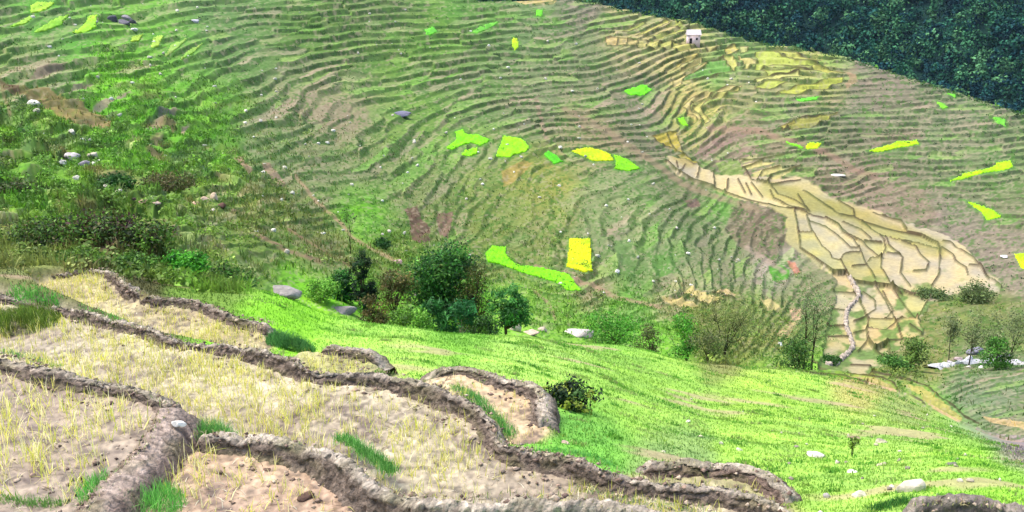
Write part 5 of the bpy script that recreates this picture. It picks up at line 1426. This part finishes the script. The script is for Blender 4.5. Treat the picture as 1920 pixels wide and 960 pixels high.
ROCKS = [
    (526, 550, 88, 'long flat grey rock lying on the grass brow by the gully', .34, (146, 142, 138), 1), (640, 584, 60, 'slanting grey rock half sunk in the grass brow', .35, (150, 146, 144), 2),
    (962, 618, 34, 'rounded pale boulder under the whorled sapling', .75, (200, 188, 172), 3), (992, 626, 46, 'low pinkish rock between two pale boulders', .35, (206, 186, 166), 4), (1018, 621, 26, 'small upright pale rock at the end of the rock row', .8, (206, 192, 176), 5),
    (1082, 628, 78, 'wide flat whitish rock on the grass edge', .32, (206, 200, 196), 6),
    (1528, 856, 34, 'white flat-topped stone on the right grass slope', .5, (240, 236, 226), 7), (1706, 922, 54, 'large squarish pale boulder near the corner bank', 1.0, (214, 204, 190), 8), (1672, 914, 15, 'small white stone touching the large squarish boulder', .7, (226, 220, 210), 9),
    (1550, 932, 22, 'grey stone in the grass below the white stones', .8, (170, 166, 164), 10), (1612, 930, 28, 'cream stone in the grass beside the grey stone', .6, (222, 216, 196), 11), (1596, 886, 22, 'flat white stone halfway between slope stones', .4, (232, 226, 216), 12),
    (1654, 872, 26, 'dull flat stone by the bare sapling', .35, (196, 190, 160), 13), (1386, 845, 18, 'whitish stone above the rough bund', .5, (222, 220, 200), 14), (1314, 820, 14, 'small cream stone left on the grass slope', .6, (226, 220, 190), 15), (1244, 847, 12, 'tiny pale stone nearest the rough bund', .6, (220, 220, 190), 16), (1786, 873, 24, 'dark grey stone at the far right of the slope', .5, (110, 108, 104), 17),
    (1650, 830, 30, 'greyish flat outcrop behind the bare sapling', .3, (180, 176, 150), 18), (1600, 822, 26, 'brown flat outcrop in the middle of the grass', .22, (150, 134, 110), 19), (1800, 947, 16, 'white stone set in the corner bank', .7, (226, 222, 214), 20), (335, 778, 30, 'white angular stone on the bund corner beside the grass tuft', .5, (240, 238, 232), 21),
    (62, 197, 34, 'white slab-like rock on the left slope', .55, (240, 236, 230), 22), (136, 252, 15, 'upright white stone on the left slope', 1.1, (224, 220, 206), 23), (232, 45, 32, 'wide dark grey boulder in the middle of the outcrop on the upper left terraces', .55, (112, 110, 120), 24), (212, 40, 22, 'dark boulder at the left end of the grey outcrop', .8, (92, 92, 102), 71), (250, 44, 18, 'dark block at the right end of the grey outcrop', .9, (104, 102, 114), 72), (236, 36, 26, 'lighter grey rock at the top of the dark outcrop', .5, (150, 146, 152), 73), (250, 57, 16, 'white stone below the dark outcrop', .6, (236, 234, 230), 25), (366, 43, 20, 'grey white rock alone to the right of the dark outcrop', .6, (206, 206, 212), 26),
    (92, 89, 13, 'pale stone under the yellow green fields', .6, (220, 220, 214), 27), (752, 216, 40, 'bluish grey boulder in the middle of the slope', .35, (120, 120, 140), 28), (1158, 511, 11, 'upright white stone below the yellow bed', 1.1, (240, 240, 232), 29), (1462, 648, 16, 'white stone at the foot of the stream bank', .9, (226, 232, 230), 30),
    (1556, 92, 28, 'grey ridge boulder, left of the two on the skyline', .55, (150, 148, 142), 31), (1580, 102, 20, 'mauve ridge boulder, right of the two on the skyline', .8, (142, 132, 146), 32), (1884, 192, 12, 'white rock at the right end of the skyline', .6, (200, 196, 200), 33), (1288, 50, 16, 'round mossy boulder above the pale house', .7, (150, 148, 110), 34),
    (1570, 330, 30, 'long white rock on the brown slope', .2, (226, 222, 210), 35), (1882, 483, 16, 'pale boulder next to the yellow bed at the right', .5, (226, 222, 224), 36), (1296, 535, 8, 'tiny white stone above the golden patch', .7, (232, 230, 220), 37), (745, 493, 26, 'pinkish rock beside the dark tree top', .5, (196, 158, 166), 38),
    (385, 379, 26, 'pale crumbly rock, largest in the scar under the bank', .8, (216, 188, 162), 39), (403, 372, 18, 'cream upright rock at the upper end of the scar', 1.1, (226, 204, 180), 60), (368, 384, 16, 'small pinkish rock at the lower left of the scar', .7, (206, 172, 150), 61), (414, 388, 22, 'dark brown rock in the middle of the scar', .7, (112, 86, 76), 40), (436, 396, 20, 'light brown rock at the right end of the scar', .6, (170, 144, 126), 62), (272, 380, 26, 'reddish rock in the hollow below the dark green bush', .45, (166, 140, 124), 41), (294, 386, 20, 'pale pinkish rock right of the reddish one', .5, (206, 184, 168), 63), (250, 376, 16, 'dark stone in the shadow of the hollow', .6, (90, 74, 70), 64),
    (1856, 668, 16, 'mauve boulder amid the white water', .8, (170, 166, 182), 65), (1816, 677, 20, 'round white boulder at the head of the white water', .8, (232, 230, 236), 66), (1780, 680, 10, 'small mauve boulder at the bend of the stream', .8, (190, 176, 186), 67), (1840, 690, 11, 'little white boulder at the foot of the rapids', .7, (236, 232, 236), 68), (1888, 668, 16, 'dark boulder under the bright streamside bush', .8, (92, 92, 98), 69), (1866, 688, 12, 'chalky boulder right of the little white one', .7, (226, 222, 226), 70), (135, 300, 34, 'whitish scree boulder, left on the left slope', .6, (196, 190, 190), 42), (157, 313, 28, 'grey scree boulder beside the whitish one', .7, (150, 146, 156), 43), (174, 296, 24, 'cream scree stone at the top of the scree', .7, (206, 196, 176), 44), (116, 307, 22, 'small white scree stone at the edge of the scree', .6, (230, 226, 222), 45),
    (1830, 664, 34, 'blue grey boulder standing in the rapids', .7, (130, 130, 146), 46), (1850, 681, 28, 'white boulder washed by the rapids', .6, (226, 224, 232), 47), (1798, 677, 24, 'pinkish river boulder left of the rapids', .7, (206, 186, 186), 48), (1766, 687, 20, 'pale river boulder at the tail of the rapids', .7, (216, 206, 204), 49), (1900, 683, 34, 'white river boulder near the right edge', .5, (230, 228, 232), 50), (1874, 673, 22, 'grey river boulder behind the white ones', .7, (160, 158, 168), 51), (1694, 697, 14, 'grey boulder left of the streamside scrub', .7, (180, 176, 170), 52),
    (1816, 690, 12, 'small cream boulder at the near edge of the rapids', .6, (222, 214, 206), 53),
    (570, 935, 40, 'dark mud clod lying in the pinkish paddy', .4, (104, 84, 74), 54), (412, 888, 18, 'small dark clod in the pinkish paddy', .5, (112, 96, 84), 55), (500, 882, 22, 'elongated dark clod near the curved bund', .35, (110, 90, 78), 56), (62, 852, 11, 'white pebble in the highest paddy', .6, (226, 222, 210), 57), (1060, 832, 20, 'pinkish stone at the foot of the crescent bund', .6, (200, 176, 164), 58),
]
for (x, y, wp, lb, fl, tn, sd_) in ROCKS:
    rock(x, y, wp, lb, fl, tn, sd_ + 800, rot=random.uniform(-.5, .5))

# loose pale stones across the hillside
wgt = (ZONE == 0) * (D2 > 45) * (D2 < 330) * (1 - inval) * (az2 < .25) + 0.0
P, d, jj, ii_, r = scatter(VIS & (wgt > 0) & (U2 > 60) & (U2 < 1500) & (V2 > 4) & (V2 < 560), wgt, 230, 310)
sp_ = [rock_mesh('stone', 900 + k, .7, [(226, 224, 210), (206, 200, 186), (190, 192, 176), (236, 236, 224)][k % 4], 2, link=False) for k in range(8)]
for k in range(len(P)):
    o = sp_[k % 8] if k < 8 else sp_[k % 8].copy()
    C.objects.link(o)
    s_ = r.uniform(.25, .8) * (.5 + d[k] / 200)
    o.location = P[k] + [0, 0, s_ * .15]
    o.scale = (s_, s_ * .8, s_)
    o.rotation_euler = (0, 0, r.uniform(0, 6.28))
    tag(o, 'small pale stone lying loose on the terraced hillside', 'stone', 'small pale stones strewn over the hillside')

# small stones lying in the turf
P, d, jj, ii_, r = scatter((ZONE == 1) & VIS & (D2 > 11) & (D2 < 30) & (U2 > 1150) & (U2 < 1900) & (V2 > 740) & (V2 < 955), (D2 * 0 + 1) * sstep(1100, 1700, U2), 46, 312)
sp_ = [rock_mesh('stone', 940 + k, .6, [(216, 212, 196), (186, 178, 160), (150, 142, 130)][k % 3], 2, link=False) for k in range(6)]
for k in range(len(P)):
    o = sp_[k % 6] if k < 6 else sp_[k % 6].copy()
    C.objects.link(o)
    s_ = r.uniform(.05, .15)
    o.location = P[k] + [0, 0, s_ * .15]
    o.scale = (s_, s_ * .8, s_)
    o.rotation_euler = (0, 0, r.uniform(0, 6.28))
    tag(o, 'fist-sized stone lying in the turf at the lower right of the grass slope', 'stone', 'fist-sized stones in the turf')

# ------------------------------------------------------------------ stone wall beside the golden strip
pts = [hit(a, b)[0] for a, b in [(1590, 514), (1602, 535), (1613, 556), (1598, 570), (1588, 584), (1585, 600), (1587, 616), (1595, 635), (1601, 650), (1590, 664), (1572, 675), (1550, 684)]]
P, s_ = resample(smooth_line(np.array(pts)), .12)
n = len(P)
we = np.minimum(sstep(0, 2.5, s_), sstep(0, 2.5, s_[-1] - s_))
tg = unit(np.gradient(P[:, :2], axis=0)); nrm = np.stack([-tg[:, 1], tg[:, 0]], -1)
prof = [(-.32, -.5), (-.26, .1), (-.2, .22), (-.1, .28), (.1, .28), (.2, .22), (.26, .1), (.32, -.5)]
V = np.zeros((n, 8, 3)); Cc = np.zeros((n, 8, 3))
for j, (o_, hh) in enumerate(prof):
    q = .16 * vn(s_ / .45, np.full(n, j * 1.3), 750)
    V[:, j, 0] = P[:, 0] + nrm[:, 0] * (o_ + q); V[:, j, 1] = P[:, 1] + nrm[:, 1] * (o_ + q)
    V[:, j, 2] = zat_np(P[:, 0], P[:, 1]) + hh + .22 * vn(s_ / .4, np.full(n, j * .9), 751) - .6 * (1 - we)
    Cc[:, j] = np.array(S(206, 190, 170)) * (1 + .5 * vn(s_ / .35, np.full(n, j * 1.1), 752))[:, None]
ids = np.arange(n * 8).reshape(n, 8)
tag(mesh_np('stone_wall', V.reshape(-1, 3), np.stack([ids[:-1, :-1], ids[1:, :-1], ids[1:, 1:], ids[:-1, 1:]], -1).reshape(-1, 4), M_rock, Cc.reshape(-1, 3).clip(.02, .8)), 'winding dry stone wall along the edge of the golden strip', 'stone wall')

# ------------------------------------------------------------------ stream with white water at the right
M_water = new_mat('white_water', .25, .5, noise_scale=2.5, noise_amt=.75, bump=.25, bump_scale=3, flat=tuple(S(224, 222, 218, .7)))
pts = [hit(a, b)[0] for a, b in [(1745, 692), (1775, 686), (1805, 681), (1840, 679), (1870, 678), (1900, 683), (1935, 686), (2000, 690)]]
P, s_ = resample(smooth_line(np.array(pts)), .3)
n = len(P); tg = unit(np.gradient(P[:, :2], axis=0)); nrm = np.stack([-tg[:, 1], tg[:, 0]], -1)
V = np.zeros((n, 9, 3))
for j in range(9):
    o_ = (j - 4) / 4 * (.55 + .5 * vn(s_ / 1.4, np.full(n, 2.0), 760))
    V[:, j, 0] = P[:, 0] + nrm[:, 0] * o_; V[:, j, 1] = P[:, 1] + nrm[:, 1] * o_
    V[:, j, 2] = zat_np(V[:, 4, 0] if j >= 4 else P[:, 0], V[:, 4, 1] if j >= 4 else P[:, 1]) + .35 * (1 - ((j - 4) / 4) ** 2) + .15 * vn(s_ / .5, np.full(n, j * .8), 761)
ids = np.arange(n * 9).reshape(n, 9)
tag(mesh_np('stream_water', V.reshape(-1, 3), np.stack([ids[:-1, :-1], ids[1:, :-1], ids[1:, 1:], ids[:-1, 1:]], -1).reshape(-1, 4), M_water), 'white water of a small stream tumbling between boulders', kind='structure')

# ------------------------------------------------------------------ pale house among the upper golden terraces
def box(x0, x1, y0, y1, z0, z1):
    V = [(x, y, z) for z in (z0, z1) for y in (y0, y1) for x in (x0, x1)]
    return V, [(0, 2, 3, 1), (4, 5, 7, 6), (0, 1, 5, 4), (1, 3, 7, 5), (3, 2, 6, 7), (2, 0, 4, 6)]


M_plaster = new_mat('house_plaster', .9, .1, noise_scale=1.2, noise_amt=.2, flat=tuple(S(244, 218, 214, .75)))
M_roof = new_mat('house_roof', .8, .1, noise_scale=1.0, noise_amt=.3, flat=tuple(S(232, 220, 216, .62)))
M_dark = new_mat('house_opening', .8, .1, noise_amt=.1, flat=(.03, .025, .025))
b, dh = hit(1301, 82)
k = math.hypot(dh, b[2]) / FPX
hs = thing('house', b, 'small pale pink house alone among the upper golden terraces', 'house')
W_, H_ = 22 * k, 15 * k
V, F = box(-.5 * W_, .5 * W_, 0, .8 * W_, -1.5, H_)
mesh_np('wall', V, F, M_plaster, None, hs, False)
V = [(-.58 * W_, -.4, H_ - .1), (.58 * W_, -.4, H_ - .1), (.58 * W_, .8 * W_ + .4, H_ - .1), (-.58 * W_, .8 * W_ + .4, H_ - .1), (-.58 * W_, .4 * W_, H_ + 8 * k), (.58 * W_, .4 * W_, H_ + 8 * k)]
V2_ = [(a, b_, c_ + .18) for a, b_, c_ in V]
me = bpy.data.meshes.new('roof')
Fr = [(0, 1, 5, 4), (2, 3, 4, 5)]
Ft = [(6, 7, 11, 10), (8, 9, 10, 11), (0, 6, 7, 1)[::-1], (2, 8, 9, 3)[::-1], (0, 4, 10, 6), (3, 9, 10, 4), (1, 7, 11, 5), (2, 5, 11, 8), (0, 3, 4), (1, 5, 2)]
me.from_pydata(V + V2_, [], [tuple(reversed(f)) for f in Fr] + Ft)
me.materials.append(M_roof)
o = bpy.data.objects.new('roof', me); C.objects.link(o); o.parent = hs
V, F = box(-.38 * W_, -.16 * W_, -.06, .05, .0, .62 * H_)
mesh_np('door', V, F, M_dark, None, hs, False)
V, F = box(.14 * W_, .3 * W_, -.06, .05, .4 * H_, .68 * H_)
mesh_np('window', V, F, M_dark, None, hs, False)

# ------------------------------------------------------------------ forested mountain beyond the ridge
ang = np.linspace(-math.radians(42), math.radians(42), 150)
rr_ = np.linspace(610, 1250, 90)
A_, R_ = np.meshgrid(ang, rr_)
mx, my = R_ * np.sin(A_), R_ * np.cos(A_)


def mz(x, y):
    R = np.hypot(x, y)
    return np.interp(R, [600, 660, 1000, 1250], [-190, -150, 40, 170]) + 26 * fbm(x / 160, y / 160, 800, 3) + 14 * fbm(x / 60 + .3 * y / 60, y / 200, 803, 2)


V = np.stack([mx, my, mz(mx, my)], -1)
ids = np.arange(A_.size).reshape(A_.shape)
F = np.stack([ids[:-1, :-1], ids[:-1, 1:], ids[1:, 1:], ids[1:, :-1]], -1).reshape(-1, 4)
tag(mesh_np('mountain', V.reshape(-1, 3), F, M_forest, np.tile(S(38, 72, 62), (A_.size, 1))), 'steep dark mountainside rising beyond the terraced ridge', kind='structure')
r = np.random.default_rng(820)
n = 3800
aa = r.uniform(math.radians(-4), math.radians(36), n); rrr = np.sqrt(r.uniform(615 ** 2, 960 ** 2, n))
tx, ty = rrr * np.sin(aa), rrr * np.cos(aa)
tz = mz(tx, ty)
crown_r = r.uniform(3.0, 6.5, n) * np.where(r.random(n) < .06, 1.5, 1)
per = 80
ci = np.repeat(np.arange(n), per)
dv = unit(r.normal(size=(n * per, 3)) + [0, 0, .35])
rad = r.uniform(.6, 1.12, n * per) * (1 + .32 * vn(dv[:, 0] * 2 + ci * 3.1, dv[:, 1] * 2 + dv[:, 2] * 2, 821))
PP = np.stack([tx, ty, tz + crown_r * 1.2], -1)[ci] + dv * (rad * crown_r[ci])[:, None] * [1, 1, 1.15]
tcol = vary([(48, 98, 74), (38, 82, 74), (64, 116, 78), (30, 66, 70), (84, 132, 86)], n, r, .28)  # distance haze and cloud shade mixed into these dark bluish leaf tones
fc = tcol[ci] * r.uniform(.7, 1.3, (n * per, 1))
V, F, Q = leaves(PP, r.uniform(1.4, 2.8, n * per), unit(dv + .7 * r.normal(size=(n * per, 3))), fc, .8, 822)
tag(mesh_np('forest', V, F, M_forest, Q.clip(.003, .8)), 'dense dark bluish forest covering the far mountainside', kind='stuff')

# ------------------------------------------------------------------ thin valley haze
Mh = bpy.data.materials.new('haze_air')
Mh.use_nodes = True
Mh.node_tree.nodes.clear()
ho = Mh.node_tree.nodes.new('ShaderNodeOutputMaterial')
hv = Mh.node_tree.nodes.new('ShaderNodeVolumePrincipled')
hv.inputs['Color'].default_value = (.5, .72, 1.0, 1)
hv.inputs['Density'].default_value = HAZE
hv.inputs['Anisotropy'].default_value = 0.0
Mh.node_tree.links.new(hv.outputs[0], ho.inputs['Volume'])
V, F = box(-1000, 1000, -40, 1320, -260, 235)
hz = mesh_np('haze', V, F, Mh, None, None, False)
tag(hz, 'thin bluish valley haze', kind='stuff')
